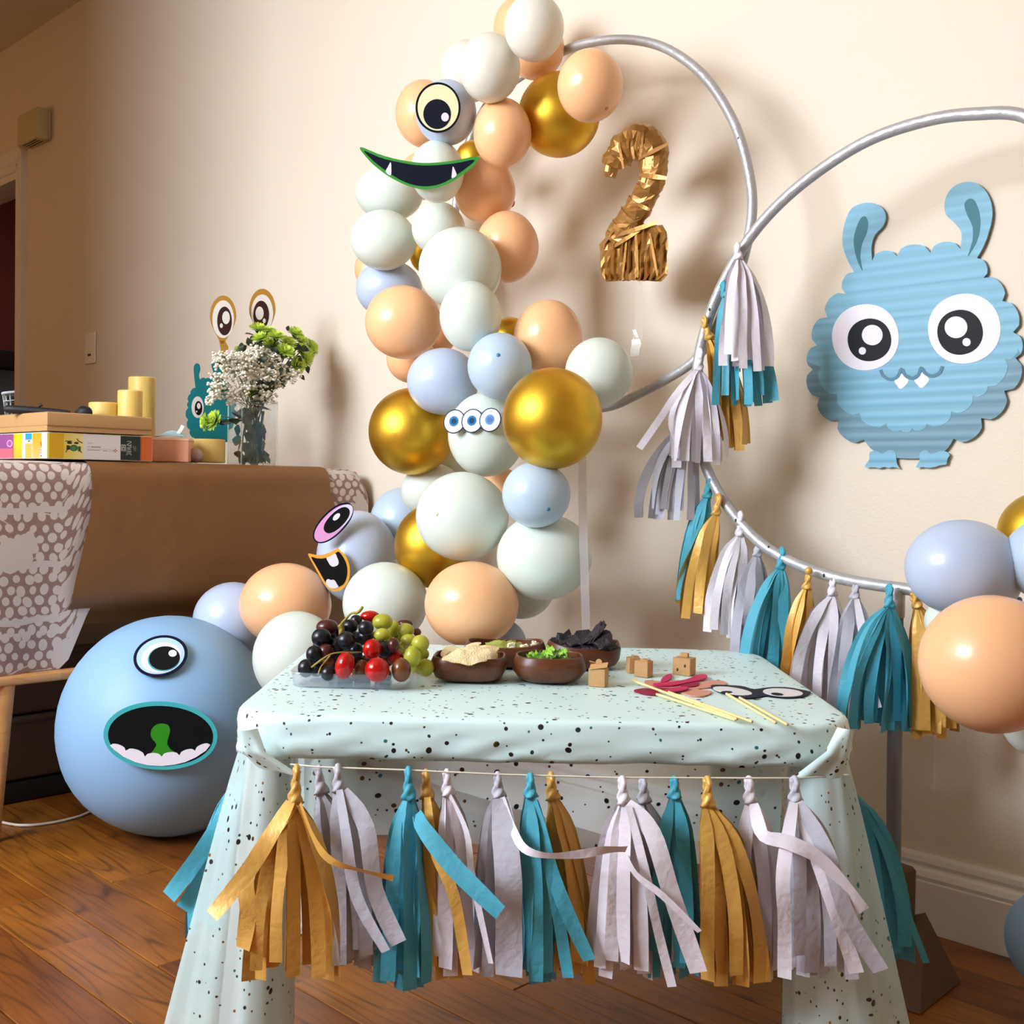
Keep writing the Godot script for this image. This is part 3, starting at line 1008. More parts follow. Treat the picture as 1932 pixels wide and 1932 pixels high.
	# the huge blue balloon
	t = touching(318, 1368, 199, 206, 2.44, 303, 1238, 0.007, 0.06)
	s = Vector2(80, 1180)
	o = face("eye_cutout", "navy rimmed round eye cutout high on the huge blue balloon", "paper eye", t)
	layer(o, "card", oval(s.x + 1077 / 4.83, s.y + 282 / 4.83, 52, 38, -0.25, 44), t, 0.0, 0.002, navy)
	layer(o, "eyeball", oval(s.x + 1077 / 4.83, s.y + 284 / 4.83, 46, 33.5, -0.25, 44), t, 0.002, 0.0025, ink(180, 212, 232))
	layer(o, "sheen", oval(s.x + 1085 / 4.83, s.y + 300 / 4.83, 38.5, 28, -0.25, 44), t, 0.0025, 0.003, ink(220, 218, 238))
	layer(o, "iris", oval(s.x + 1108 / 4.83, s.y + 312 / 4.83, 30.5, 23.2, -0.15, 36), t, 0.003, 0.0034, ink(62, 158, 166))
	layer(o, "pupil", oval(s.x + 1113 / 4.83, s.y + 308 / 4.83, 29, 22.2, -0.15, 36), t, 0.0034, 0.0038, black)
	layer(o, "highlight", oval(s.x + 1188 / 4.83, s.y + 265 / 4.83, 7.8, 6.4, 0.0, 20), t, 0.0038, 0.0042, white)
	t = touching(318, 1368, 199, 206, 2.44, 303, 1388, 0.005, 0.1)
	o = face("mouth_cutout", "wide open mouth with green tongue and teal rim on the huge blue balloon", "paper mouth", t)
	layer(o, "card", oval(s.x + 1076 / 4.83, s.y + 1003 / 4.83, 107.5, 64.5, 0.03, 52, 2.05), t, 0.0, 0.002, ink(70, 178, 182))
	layer(o, "gape", oval(s.x + 1077 / 4.83, s.y + 1005 / 4.83, 99, 56.5, 0.03, 52, 2.05), t, 0.002, 0.0025, ink(12, 14, 16))
	layer(o, "tongue", spline(pts([975, 1185, 1010, 1140, 1040, 1090, 1030, 1065, 1000, 1030, 988, 990, 1000, 940, 1040, 903, 1095, 893, 1145, 908, 1164, 950, 1155, 1000, 1140, 1050, 1140, 1085, 1165, 1125, 1207, 1163, 1120, 1215, 1040, 1215], 4.83, s), 4), t, 0.0025, 0.003, ink(50, 138, 30))
	var teeth := scallops(pts([616, 1092, 762, 1140, 935, 1194, 1088, 1194, 1250, 1182, 1392, 1140, 1532, 1086], 4.83, s), 0.22, 7)
	teeth += pts([1490, 1140, 1400, 1200, 1300, 1245, 1200, 1268, 1080, 1279, 960, 1272, 850, 1245, 740, 1195, 660, 1135], 4.83, s)
	layer(o, "teeth", teeth, t, 0.003, 0.0036, white)

	# the big fluffy monster on the wall
	t = frame(on_wall(1726, 620, 0.004), N)
	s = Vector2(1480, 320)
	var q := 3.219
	o = face("monster_cutout", "large fluffy light blue monster cutout with big eyes, stuck to the wall", "wall cutout", t)
	var ear_l := spline(pts([430, 625, 385, 540, 360, 450, 368, 350, 405, 250, 465, 212, 540, 205, 598, 233, 622, 285, 606, 345, 557, 400, 535, 470, 540, 555], q, s), 4, false)
	var ear_r := spline(pts([1075, 485, 1082, 390, 1045, 332, 988, 275, 980, 200, 1010, 130, 1070, 87, 1150, 80, 1218, 120, 1260, 200, 1268, 290, 1242, 400, 1210, 480, 1175, 540], q, s), 4, false)
	var crown := scallops(pts([540, 555, 690, 528, 893, 508, 1075, 485], q, s), 0.3)
	var right_side := scallops(pts([1175, 540, 1215, 660, 1330, 800, 1395, 990, 1408, 1145], q, s), 0.33)
	var left_side := scallops(pts([178, 1215, 205, 1070, 268, 898, 380, 757, 430, 625], q, s), 0.33)
	var low := scallops(pts([1408, 1145, 1340, 1345, 1200, 1510, 1032, 1635], q, s), 0.33) + spline(pts([1030, 1640, 985, 1705, 900, 1745, 770, 1756, 650, 1745, 545, 1705, 490, 1645], q, s), 4, false) + scallops(pts([487, 1640, 333, 1520, 220, 1385, 178, 1215], q, s), 0.33)
	var whole := ear_l + crown + ear_r + right_side + low + left_side
	layer(o, "card", dedupe(whole), t, 0.0, 0.004, monster_print(c8(104, 146, 162)))
	var chin := scallops(pts([1422, 1085, 1345, 1150, 1240, 1318, 1150, 1372, 1022, 1470, 872, 1545, 782, 1572, 712, 1580, 628, 1540, 463, 1478, 328, 1366, 228, 1200], q, s), 0.28)
	var fur := ear_l + crown + ear_r + right_side.slice(0, right_side.size() - 1) + chin + left_side.slice(2)
	layer(o, "fur", dedupe(fur), t, 0.004, 0.0046, monster_print(c8(118, 176, 200)))
	var dark := ink(72, 122, 134)
	layer(o, "ear_inside", spline(pts([482, 618, 445, 540, 428, 440, 440, 370, 470, 300, 500, 288, 515, 325, 508, 385, 480, 450, 468, 535], q, s), 4), t, 0.0046, 0.005, dark)
	layer(o, "ear_inside", spline(pts([1120, 532, 1148, 440, 1150, 350, 1115, 275, 1100, 215, 1125, 182, 1160, 190, 1190, 260, 1196, 350, 1175, 440], q, s), 4), t, 0.0046, 0.005, dark)
	var eyes := [[500, 1020, 202, 200, 525, 1036, 132, 129, 543, 1007, 63, 62, 483, 1103, 22, 23], [1100, 968, 220, 211, 1075, 990, 138, 136, 1051, 960, 69, 66, 1115, 1050, 25, 25]]
	for e in eyes:
		var w := layer(o, "eye", oval(s.x + e[0] / q, s.y + e[1] / q, e[2] / q, e[3] / q, -0.2, 48, 2.1), t, 0.0046, 0.0054, white)
		layer(o, "pupil", oval(s.x + e[4] / q, s.y + e[5] / q, e[6] / q, e[7] / q, -0.2, 44, 2.1), t, 0.0054, 0.0059, ink(24, 24, 26), w)
		layer(o, "highlight", oval(s.x + e[8] / q, s.y + e[9] / q, e[10] / q, e[11] / q, 0.0, 28), t, 0.0059, 0.0064, white, w)
		layer(o, "highlight", oval(s.x + e[12] / q, s.y + e[13] / q, e[14] / q, e[15] / q, 0.0, 20), t, 0.0059, 0.0064, white, w)
	layer(o, "tooth", spline(pts([676, 1280, 715, 1240, 760, 1278, 745, 1310, 712, 1333, 690, 1310], q, s), 3), t, 0.0046, 0.0051, white)
	layer(o, "tooth", spline(pts([796, 1275, 835, 1232, 885, 1270, 868, 1305, 838, 1328, 812, 1305], q, s), 3), t, 0.0046, 0.0051, white)
	layer(o, "mouth", stroke(spline(pts([592, 1217, 606, 1250, 650, 1276, 696, 1258, 718, 1212, 745, 1254, 787, 1270, 822, 1250, 838, 1205, 865, 1240, 908, 1256, 950, 1235, 968, 1195], q, s), 4, false), 6.0), t, 0.0051, 0.0057, ink(92, 132, 152))
	layer(o, "foot", spline(pts([525, 1720, 560, 1708, 600, 1728, 645, 1704, 682, 1722, 690, 1785, 706, 1814, 670, 1806, 640, 1812, 612, 1806, 585, 1815, 552, 1808, 495, 1806, 522, 1764], q, s), 3), t, 0.004, 0.0052, monster_print(c8(118, 176, 200)))
	layer(o, "foot", spline(pts([830, 1722, 866, 1704, 900, 1728, 948, 1712, 992, 1714, 1010, 1735, 995, 1760, 990, 1790, 950, 1796, 920, 1806, 880, 1812, 850, 1806, 806, 1810, 828, 1770], q, s), 3), t, 0.004, 0.0052, monster_print(c8(118, 176, 200)))

func dedupe(a: Array) -> Array:
	var o := []
	for p in a:
		if o.is_empty() or o[o.size() - 1].distance_to(p) > 0.15:
			o.append(p)
	if o[0].distance_to(o[o.size() - 1]) < 0.15:
		o.pop_back()
	return o

var monster_mats := {}

func monster_print(c: Color) -> StandardMaterial3D:      # print on ribbed card, the ribs' sheen put into its colour as faint bands
	if monster_mats.has(c):
		return monster_mats[c]
	var im := Image.create(64, 1024, false, Image.FORMAT_RGBA8)
	var h := Image.create(64, 1024, false, Image.FORMAT_RGBA8)
	var n := noise(0.012, 2, 8)
	for y in 1024:
		var v := 0.5 + 0.5 * sin(y * TAU / 64.0 + 1.4 * n.get_noise_1d(y))
		var shade := 0.94 + 0.06 * v
		for x in 64:
			im.set_pixel(x, y, Color(c.r * shade, c.g * shade, c.b * shade))
			h.set_pixel(x, y, Color(v, v, v))
	var m := paint(Color.WHITE, 0.5, 0.0, {"albedo_texture": texture(im), "heightmap_enabled": true, "heightmap_texture": texture(h), "heightmap_scale": 0.06})
	m.uv1_scale = Vector3(3.2, 3.2, 1)
	monster_mats[c] = m
	return m


# ---------------------------------------------------------------- hoop stand
func build_hoops() -> void:
	var st := thing("hoop_stand", "silver painted stand of two overlapping hoops on one upright pipe", "hoop stand")
	var h1 := pts([985, 143, 1062, 97, 1120, 79, 1190, 75, 1260, 93, 1330, 146, 1384, 230, 1412, 320, 1419, 400, 1402, 490, 1372, 570, 1342, 636, 1308, 682, 1260, 714, 1200, 746, 1145, 768, 1060, 775, 980, 745, 912, 680, 872, 590, 856, 480, 862, 370, 884, 270, 925, 190])
	var h2 := pts([1932, 219, 1840, 215, 1750, 227, 1640, 264, 1540, 326, 1460, 395, 1400, 470, 1350, 565, 1322, 655, 1312, 740, 1316, 820, 1338, 895, 1384, 970, 1452, 1037, 1560, 1085, 1700, 1110, 1800, 1116, 1909, 1084, 2040, 988, 2140, 838, 2182, 655, 2155, 480, 2070, 345, 2005, 276])
	var k := 0
	var dark_bit_spots := []
	for h in [h1, h2]:
		var line := []
		for p in h:
			line.append(on_wall(p.x, p.y, 0.185 if k == 0 else 0.206))
		var smooth_line := spline(line, 6)
		part("hoop", tube(smooth_line, 0.0092 if k == 0 else 0.0098, 14, true).mesh(), M.silver_pipe, st)
		for w in ([22, 33, 38, 42, 45] if k == 0 else [22, 30, 37, 43, 47, 52, 55, 73, 78, 84]):
			var at_w: Vector3 = smooth_line[w]
			var off := (EYE - at_w).normalized() * 0.007 + view * Vector3(0.005 * sin(w * 2.3), 0.005 * cos(w * 1.7), 0)
			dark_bit_spots.append([at_w + off])
		k += 1
	var bare := []
	for p in pts([984, 143, 1004, 130, 1024, 118, 1042, 108]):
		bare.append(on_wall(p.x, p.y, 0.185))
	part("bare_end", tube(bare, 0.0098, 14).mesh(), paint(c8(222, 216, 204), 0.5), st).set_meta("label", "whitish unpainted piece of the hoop")
	var top := on_wall(1691, 1112, 0.206)
	var foot := on_wall(1684, 1800, 0.206)
	foot.y = 0.0
	part("upright", tube([top, top.lerp(foot, 0.5), foot + Vector3(0, 0.004, 0)], 0.0118, 16).mesh(), M.dull_pipe, st)
	part("collar", tube([top + Vector3(0, 0.004, 0), top - Vector3(0, 0.045, 0)], 0.0142, 16).mesh(), M.silver_pipe, st)
	for w in dark_bit_spots:
		var q: Vector3 = w[0]
		part("dark_bit", ball(q, Vector3(0.0022, 0.0034, 0.0022), null, 8, 6).mesh(), M.dark_bit, st)  # small dark bits along the hoops
	# the paper-wrapped weight that holds the upright
	var o := thing("wrapped_weight", "crumpled brown paper wrapped weight holding the hoop stand's foot on the floor", "weight", foot)
	var inv := o.transform.affine_inverse()
	var a := inv * on_level(1736, 1914, 0.002)
	var b := inv * on_level(1812, 1852, 0.002)
	var b2 := inv * (on_level(1775, 1868, 0.002) + Vector3(0, 0.03, 0))
	var c := inv * on_level(1640, 1880, 0.002)
	var d := inv * (on_level(1700, 1815, 0.002) + Vector3(0, 0, -0.05))
	var t1 := inv * at(1672, 1740, 1.78)
	var t2 := inv * at(1746, 1722, 1.76)
	var t3 := inv * at(1712, 1728, 1.80)
	var m := MB.new()
	var vs := [a, b, c, d, t1, t2, t3, b2]
	for f in [[0, 7, 5], [7, 1, 5], [0, 5, 4], [0, 4, 2], [1, 3, 5], [5, 3, 6], [5, 6, 4], [6, 3, 4], [4, 3, 2], [0, 2, 3], [0, 3, 1], [0, 1, 7]]:
		var q: Array = [vs[f[0]], vs[f[1]], vs[f[2]]]
		var mid := (a + b + c + d + t1 + t2) / 6.0
		if (q[1] - q[0]).cross(q[2] - q[0]).dot(q[0] - mid) < 0.0:
			q = [q[0], q[2], q[1]]
		m.tri(m.add(q[0]), m.add(q[1]), m.add(q[2]))
	part("paper", m.flat(), M.kraft_dark, o)
	var clamp_at := inv * at(1700, 1742, 1.765)
	part("clamp_block", rbox(Vector3(0.034, 0.092, 0.034), 0.006).mesh(), M.kraft_dark, o, Transform3D(Basis(Vector3.UP, 0.6), clamp_at))

	# the figure two, wound from gold foil
	var fig := thing("foil_figure", "number two wrapped in crinkled gold foil, hanging inside the left hoop", "number two", on_wall(1200, 385, 0.2))
	fig.set_meta("label", "number two wrapped in crinkled gold foil, hanging inside the left hoop")
	inv = fig.transform.affine_inverse()
	var path := []
	for p in spline(pts([1151, 334, 1159, 304, 1177, 281, 1198, 269, 1217, 271, 1231, 288, 1233, 314, 1229, 340, 1218, 366, 1204, 392, 1189, 415, 1176, 437, 1166, 458]), 3, false):
		path.append(inv * on_wall(p.x, p.y, 0.2))
	var half := [11.0, 22.0, 30.0, 34.0, 34.0, 31.0, 28.0, 26.0, 25.0, 26.0, 27.0, 30.0, 34.0]
	rng.seed = 5
	var nlast := path.size() - 1
	var i := 0
	while i < nlast:
		var len := 4 + rng.randi() % 2
		var seg := []
		for j in range(maxi(0, i - 1), mini(nlast, i + len) + 1):
			seg.append(path[j])
		if seg.size() < 3:
			break
		var r0: float = half[clampi(int(float(i) / nlast * 12.0), 0, 12)] * 2.16 / F
		var r1: float = half[clampi(int(float(mini(nlast, i + len)) / nlast * 12.0), 0, 12)] * 2.16 / F
		var tilt := rng.randf_range(-0.35, 0.35)
		var jag := rng.randf_range(0.0, 6.0)
		var mm := tube(seg, func(t): return lerpf(r0, r1, t) * (1.09 - 0.17 * t + 0.03 * sin(t * 9.0 + jag)), 13)
		for q in mm.v.size():
			var p := mm.v[q]
			var along := fig.transform.basis.inverse() * N
			var depth := p.dot(along)
			p -= along * depth * 0.22
			var wob := 0.0035 * sin(p.x * 420.0 + jag * 3.0 + p.y * 260.0 * tilt) + 0.0025 * sin(p.y * 610.0 + jag)
			mm.v[q] = p + p.cross(Vector3(0.3, 1, 0.2)).normalized() * wob
		part("foil_wrap", mm.flat(), M.foil, fig)
		i += 3
	# its crumpled foot: foil pleated from side to side
	var mb := MB.new()
	var crease := noise(16.0, 2, 44)
	var nu := 56
	mb.grid(nu, 9, func(u, v):
		var rr := round_rect(-u, Vector2(63.0, 20.0), 7.0)
		var q: Vector2 = rr[0]
		var yy := lerpf(528.0, 427.0, v)
		var wide: float = 1.0 - (0.42 * (v - 0.66) / 0.34 if v > 0.66 and q.x < 0.0 else 0.0)
		var edge := 0.86 if v < 0.02 or v > 0.98 else 1.0
		var fx: float = q.x * 0.16 + v * 1.1 * sin(q.x * 0.09)
		var fold := absf(fposmod(fx, 2.0) - 1.0) * 2.0 - 1.0
		var cr := crease.get_noise_2d(q.x * 0.02, yy * 0.012)
		var dep: float = 0.2 + q.y * 0.001 * edge + (rr[1].y * (0.0055 * fold + 0.007 * cr))
		return inv * on_wall(1196.0 + q.x * wide * edge + 5.0 * cr * rr[1].x, yy + 3.5 * fold * (1.0 if v < 0.05 or v > 0.95 else 0.4), dep), true)
	for e in 2:
		var cidx := mb.add(inv * on_wall(1196.0 + (12.0 if e else 0.0), 527.0 if e == 0 else 429.0, 0.2))
		for s in nu:
			var r := s + e * 9 * nu
			var r2 := (s + 1) % nu + e * 9 * nu
			if e == 0:
				mb.tri(cidx, r2, r)
			else:
				mb.tri(cidx, r, r2)
	var probe := Vector3.ZERO
	for q in range(0, mb.k.size(), 3):
		var a3 := mb.v[mb.k[q]]
		probe.x += (mb.v[mb.k[q + 2]] - a3).cross(mb.v[mb.k[q + 1]] - a3).dot(a3 - inv * on_wall(1196, 480, 0.2))
	if probe.x < 0.0:
		mb.k.reverse()
	part("foil_foot", mb.flat(), M.foil, fig)
	# a few folded bands where the foil crosses itself
	for bnd in [[1158, 446, 1238, 420, 9], [1150, 470, 1210, 432, 8], [1199, 432, 1203, 524, 7], [1182, 452, 1174, 526, 6], [1226, 440, 1240, 520, 6], [1200, 384, 1226, 396, 7], [1206, 330, 1258, 336, 9], [1204, 300, 1262, 270, 8], [1188, 250, 1196, 300, 7], [1214, 236, 1208, 300, 7], [1166, 262, 1176, 318, 6]]:
		var lf := []
		var ls := []
		for s in 7:
			var f := s / 6.0
			var x := lerpf(bnd[0], bnd[2], f)
			var y := lerpf(bnd[1], bnd[3], f)
			var near := 0.2 + (0.0225 if y > 425.0 else 0.0225) + 0.004 * sin(f * PI)
			lf.append(inv * on_wall(x, y, near))
		var dv: Vector3 = (lf[6] - lf[0]).normalized()
		var sv := dv.cross(fig.transform.basis.inverse() * N).normalized()
		for s in 7:
			ls.append(sv * bnd[4] * 0.5 * 2.16 / F * (0.5 + 0.5 * sin(PI * (s + 0.6) / 7.2)))
		part("foil_fold", ribbon(lf, ls, null, 0.0028).flat(), M.foil, fig)

	# clear film hanging about the hoops
	var fl := thing("clear_ribbon", "clear glossy ribbon hanging below the gold figure two", "ribbon", on_wall(1204, 528, 0.2))
	var ln := []
	var sd := []
	for p in [[1204, 524, 7, 0.0], [1206, 570, 7, 0.1], [1205, 610, 8, 0.2], [1203, 640, 11, 0.7], [1199, 660, 10, -0.5], [1197, 678, 10, 0.6], [1192, 700, 6, -0.3], [1188, 722, 5, 0.4], [1185, 744, 2, 0.0]]:
		ln.append(fl.transform.affine_inverse() * on_wall(p[0], p[1], 0.21))
		sd.append((view * Vector3(cos(p[3]), 0, sin(p[3]))) * p[2] * 2.17 / F)
	part("film", ribbon(ln, sd).mesh(), M.film, fl)
	for cr_ in [[[1196, 622, 3.0], [1199, 630, 4.0], [1203, 637, 2.0]], [[1199, 640, 8.0], [1201, 650, 9.5], [1198, 660, 9.0], [1197, 672, 9.0]], [[1198, 676, 7.0], [1194, 690, 6.0], [1191, 708, 4.5], [1189, 716, 3.0]], [[1188, 718, 3.5], [1187, 728, 3.0], [1185, 740, 1.0]]]:
		var la := []
		var sa := []
		for p in cr_:
			la.append(fl.transform.affine_inverse() * on_wall(p[0], p[1], 0.214))
			sa.append((view * Vector3(0.92, 0.1, 0.35)) * p[2] * 2.16 / F)
		part("film_glint", ribbon(la, sa, null, 0.002).flat(), M.crumpled, fl)  # pale pieces drawn as the film's bright glints
	var band := thing("clear_band", "long clear plastic band hanging in front of the lower right mint balloon", "plastic band", at(1100, 880, 2.02))
	ln = []
	sd = []
	for p in [[1098, 862, 2.05], [1099, 940, 2.03], [1100, 1000, 2.01], [1102, 1060, 2.005], [1104, 1130, 2.02], [1106, 1200, 2.04], [1108, 1300, 2.07]]:
		ln.append(band.transform.affine_inverse() * at(p[0], p[1], p[2]))
		sd.append(view.x * 8.0 * 2.02 / F)
	part("film", ribbon(ln, sd, null, 0.003).mesh(), M.film_milky, band)
	var tail := thing("clear_ribbon", "thin clear ribbon tail hanging below the gold tassel near the big peach balloon", "ribbon", at(1764, 1390, 1.85))
	ln = []
	sd = []
	for p in [[1764, 1380], [1764, 1430], [1763, 1470], [1763, 1492]]:
		ln.append(tail.transform.affine_inverse() * at(p[0], p[1], 1.84))
		sd.append(view.x * 2.4 * 1.84 / F)
	part("film", ribbon(ln, sd).mesh(), M.film_milky, tail)


# ---------------------------------------------------------------- tissue tassels
func strip(o: Node3D, a: Vector3, b: Vector3, c: Vector3, d: Vector3, side: Vector3, w: float, twist: float, mat: Material, wave := 0.0, n := 11) -> void:
	var ln := []
	var sd := []
	var inv := o.transform.affine_inverse()
	for i in n + 1:
		var t := float(i) / n
		var p := a.bezier_interpolate(b, c, d, t)
		var dir := (a.bezier_interpolate(b, c, d, minf(1.0, t + 0.05)) - a.bezier_interpolate(b, c, d, maxf(0.0, t - 0.05))).normalized()
		var s := side.rotated(dir, twist * (t - 0.3) + 0.25 * sin(t * 7.0 + twist * 9.0))
		s = (s - dir * s.dot(dir)).normalized()
		p += dir.cross(s) * wave * sin(t * 8.0 + twist * 5.0) * t
		ln.append(inv * p)
		sd.append(s * w * 0.5 * (0.34 + 0.66 * smoothstep(0.0, 0.28, t)))
	part("strip", ribbon(ln, sd, null, w * 0.10 * sin(twist * 40.0)).mesh(), mat, o)

func loose(o: Node3D, line: Array, w: float, mat: Material, lean := 0.0) -> void:   # a stray strip through [x, y, depth]
	var inv := o.transform.affine_inverse()
	var ctl := []
	for p in line:
		ctl.append(inv * at(p[0], p[1], p[2]))
	var ln := spline(ctl, 5, false)
	var sd := []
	for i in ln.size():
		var d: Vector3 = (ln[mini(i + 1, ln.size() - 1)] - ln[maxi(i - 1, 0)]).normalized()
		var s := d.cross(view.z.rotated(d, lean + 0.3 * sin(i * 0.5))).normalized()
		sd.append(s * w * 0.5 * (1.0 if i > 2 else 0.6 + 0.13 * i))
	part("strip", ribbon(ln, sd).mesh(), mat, o)

func tassel(label: String, group: String, mat: Material, ax: float, ay: float, nx: float, ny: float, x0: float, x1: float, yb: float, depth: float, n: int, s: int, w := 0.0165, thick := 0.02, loop := 0.0045) -> Node3D:
	var o := thing("tassel", label, "tassel", at(ax, ay, depth), group)
	rng.seed = s * 97 + 5
	var inv := o.transform.affine_inverse()
	# the twisted loop and neck
	var head := at(ax, ay, depth)
	var neck := at(nx, ny, depth)
	var down := (neck - head).normalized()
	var lp := []
	for i in 14:
		var a := TAU * i / 14.0
		lp.append(inv * (head + down * 0.006 + Vector3(0.0018 * cos(a), loop * 1.7 * sin(a) , loop * 1.35 * cos(a))))
	part("knot", tube(lp, func(t): return 0.0030 + 0.0007 * sin(t * 31.0), 8, true).mesh(), mat, o)
	var nk := []
	for i in 9:
		nk.append(inv * head.lerp(neck, i / 8.0))
	var nm := tube(nk, func(t): return 0.0042 + 0.0042 * smoothstep(0.25, 1.0, t), 14)
	for q in nm.v.size():
		var p := nm.v[q]
		var axis_p := inv * head + down * (p - inv * head).dot(down)
		var rad := p - axis_p
		var ang := atan2(rad.z, rad.x)
		nm.v[q] = axis_p + rad * (1.0 + 0.22 * sin(ang * 3.0 + p.y * 420.0))
	part("neck", nm.mesh(), mat, o)
	for i in n:
		var f := (i + 0.5) / n
		var lay := fmod(i * 0.618 + s * 0.37, 1.0) * 2.0 - 1.0       # -1 nearest the eye, 1 farthest
		var e := at(lerpf(x0, x1, clampf(f + rng.randf_range(-0.1, 0.1), 0.0, 1.0)), yb - absf(rng.randf_range(-1.0, 1.0)) * (yb - ny) * 0.11 * (1.0 + 0.5 * lay * lay), depth + lay * thick)
		var b := neck + view.x * (f - 0.5) * 0.010 - view.z * lay * 0.005
		var flat := Vector3(e.x - b.x, 0, e.z - b.z)
		var drop := e.y - b.y
		var c1 := b + flat * 0.55 + Vector3(0, drop * 0.16, 0) - view.z * lay * 0.006
		var c2 := b + flat * rng.randf_range(0.86, 1.06) + Vector3(0, drop * 0.55, 0)
		var side := view.x.rotated(Vector3.UP, (f - 0.5) * 1.5 * -lay + rng.randf_range(-0.65, 0.65))
		strip(o, b, c1, c2, e, side, w * rng.randf_range(0.85, 1.12), rng.randf_range(-0.9, 0.9), mat, rng.randf_range(0.0, 0.004))
	return o

func build_tassels() -> void:
	var G: Material = M.gold_tissue
	var B: Material = M.teal_tissue
	var Wt: Material = M.white_tissue
	var S: Material = M.grey_tissue
	var o: Node3D
	var z := 1.318
	# the bunting across the table's front
	var line := thing("bunting_string", "thin white string across the table front that carries the tassels", "string", at(1040, 1458, z))
	var inv := line.transform.affine_inverse()
	part("cord", tube([inv * at(548, 1442, z + 0.03), inv * at(600, 1447, z), inv * at(770, 1453, z), inv * at(940, 1461, z), inv * at(1150, 1467, z), inv * at(1400, 1468, z), inv * at(1510, 1468, z), inv * at(1600, 1462, z + 0.04)], 0.0011, 6).mesh(), paint(c8(226, 220, 204), 0.8), line)
	var g := "tassels of the table bunting"
	o = tassel("wide gold tassel at the left end of the table bunting, one strip flung far left", g, G, 560, 1448, 556, 1516, 462, 646, 1852, z - 0.012, 15, 1)
	loose(o, [[548, 1512, z - 0.02], [520, 1560, z - 0.04], [470, 1640, z - 0.06], [400, 1728, z - 0.08]], 0.019, G, 0.3)
	loose(o, [[566, 1516, z - 0.02], [592, 1582, z - 0.04], [622, 1622, z - 0.05], [672, 1640, z - 0.055], [742, 1657, z - 0.06]], 0.010, G, 0.6)
	loose(o, [[556, 1515, z - 0.02], [470, 1640, z - 0.015], [468, 1720, z - 0.02], [458, 1790, z - 0.02]], 0.02, G, 0.2)
	o = tassel("silver grey tassel just right of the left gold tassel", g, S, 600, 1450, 607, 1497, 606, 700, 1832, z + 0.018, 12, 2)
	o = tassel("silver grey tassel with two strips swinging right, third from the left", g, S, 636, 1447, 640, 1492, 640, 722, 1830, z, 13, 3)
	loose(o, [[640, 1490, z - 0.01], [652, 1570, z - 0.02], [672, 1690, z - 0.03], [728, 1795, z - 0.035]], 0.014, S, 0.2)
	loose(o, [[648, 1492, z - 0.01], [690, 1560, z - 0.02], [708, 1680, z - 0.03], [752, 1780, z - 0.035]], 0.02, S, -0.2)
	o = tassel("teal tassel with a strip flung to the right, left of the table's middle", g, B, 770, 1452, 772, 1508, 716, 812, 1868, z, 15, 4)
	loose(o, [[786, 1535, z - 0.01], [800, 1565, z - 0.03], [860, 1640, z - 0.05], [944, 1722, z - 0.07]], 0.021, B, 0.1)
	o = tassel("slim gold tassel between the left teal tassel and the white one", g, G, 803, 1457, 806, 1506, 798, 868, 1848, z + 0.014, 10, 5)
	loose(o, [[806, 1504, z], [818, 1600, z - 0.012], [856, 1690, z - 0.022], [882, 1840, z - 0.024]], 0.0135, G, 0.2)
	o = tassel("white tassel right of the slim gold one, left of the table's middle", g, Wt, 842, 1457, 846, 1500, 824, 902, 1848, z + 0.008, 13, 6)
	loose(o, [[848, 1500, z], [880, 1570, z - 0.01], [892, 1660, z - 0.02], [926, 1818, z - 0.02]], 0.008, Wt, 0.4)
	o = tassel("silver grey tassel at the middle of the table, with one curling white strip", g, S, 938, 1462, 941, 1504, 900, 984, 1843, z + 0.004, 14, 7)
	loose(o, [[948, 1504, z - 0.01], [966, 1560, z - 0.02], [988, 1600, z - 0.045], [1030, 1614, z - 0.06], [1090, 1612, z - 0.065], [1140, 1604, z - 0.06], [1182, 1602, z - 0.05]], 0.0105, Wt, 0.35)
	loose(o, [[944, 1506, z - 0.01], [958, 1640, z - 0.028], [960, 1740, z - 0.03], [960, 1842, z - 0.028]], 0.032, S, 0.0)
	o = tassel("teal tassel at the middle of the table, its strips swinging to the right", g, B, 1000, 1464, 1001, 1504, 986, 1042, 1862, z - 0.004, 14, 8)
	loose(o, [[1004, 1504, z - 0.01], [1030, 1600, z - 0.02], [1052, 1720, z - 0.02], [1072, 1845, z - 0.02]], 0.014, B, 0.1)
	loose(o, [[1008, 1510, z - 0.01], [1040, 1640, z - 0.02], [1074, 1730, z - 0.024], [1112, 1812, z - 0.024]], 0.017, B, 0.2)
	o = tassel("gold tassel just right of the middle teal one", g, G, 1038, 1462, 1043, 1508, 1040, 1122, 1858, z + 0.02, 13, 9)
	o = tassel("broad white tassel right of the table's middle", g, Wt, 1173, 1470, 1177, 1516, 1112, 1232, 1850, z - 0.006, 16, 10)
	loose(o, [[1184, 1516, z - 0.015], [1230, 1570, z - 0.03], [1268, 1690, z - 0.04], [1318, 1835, z - 0.04]], 0.021, Wt, 0.1)
	loose(o, [[1178, 1610, z - 0.03], [1200, 1650, z - 0.04], [1250, 1690, z - 0.05], [1320, 1758, z - 0.055]], 0.008, Wt, 0.4)
	loose(o, [[1186, 1520, z - 0.02], [1216, 1640, z - 0.03], [1240, 1750, z - 0.03], [1268, 1862, z - 0.03]], 0.011, Wt, 0.1)
	o = tassel("silver grey tassel behind the broad white one", g, S, 1212, 1472, 1216, 1514, 1212, 1292, 1850, z + 0.022, 11, 11)
	o = tassel("dark teal tassel between the silver and the right gold tassel", g, B, 1272, 1470, 1273, 1506, 1232, 1318, 1846, z + 0.012, 14, 12)
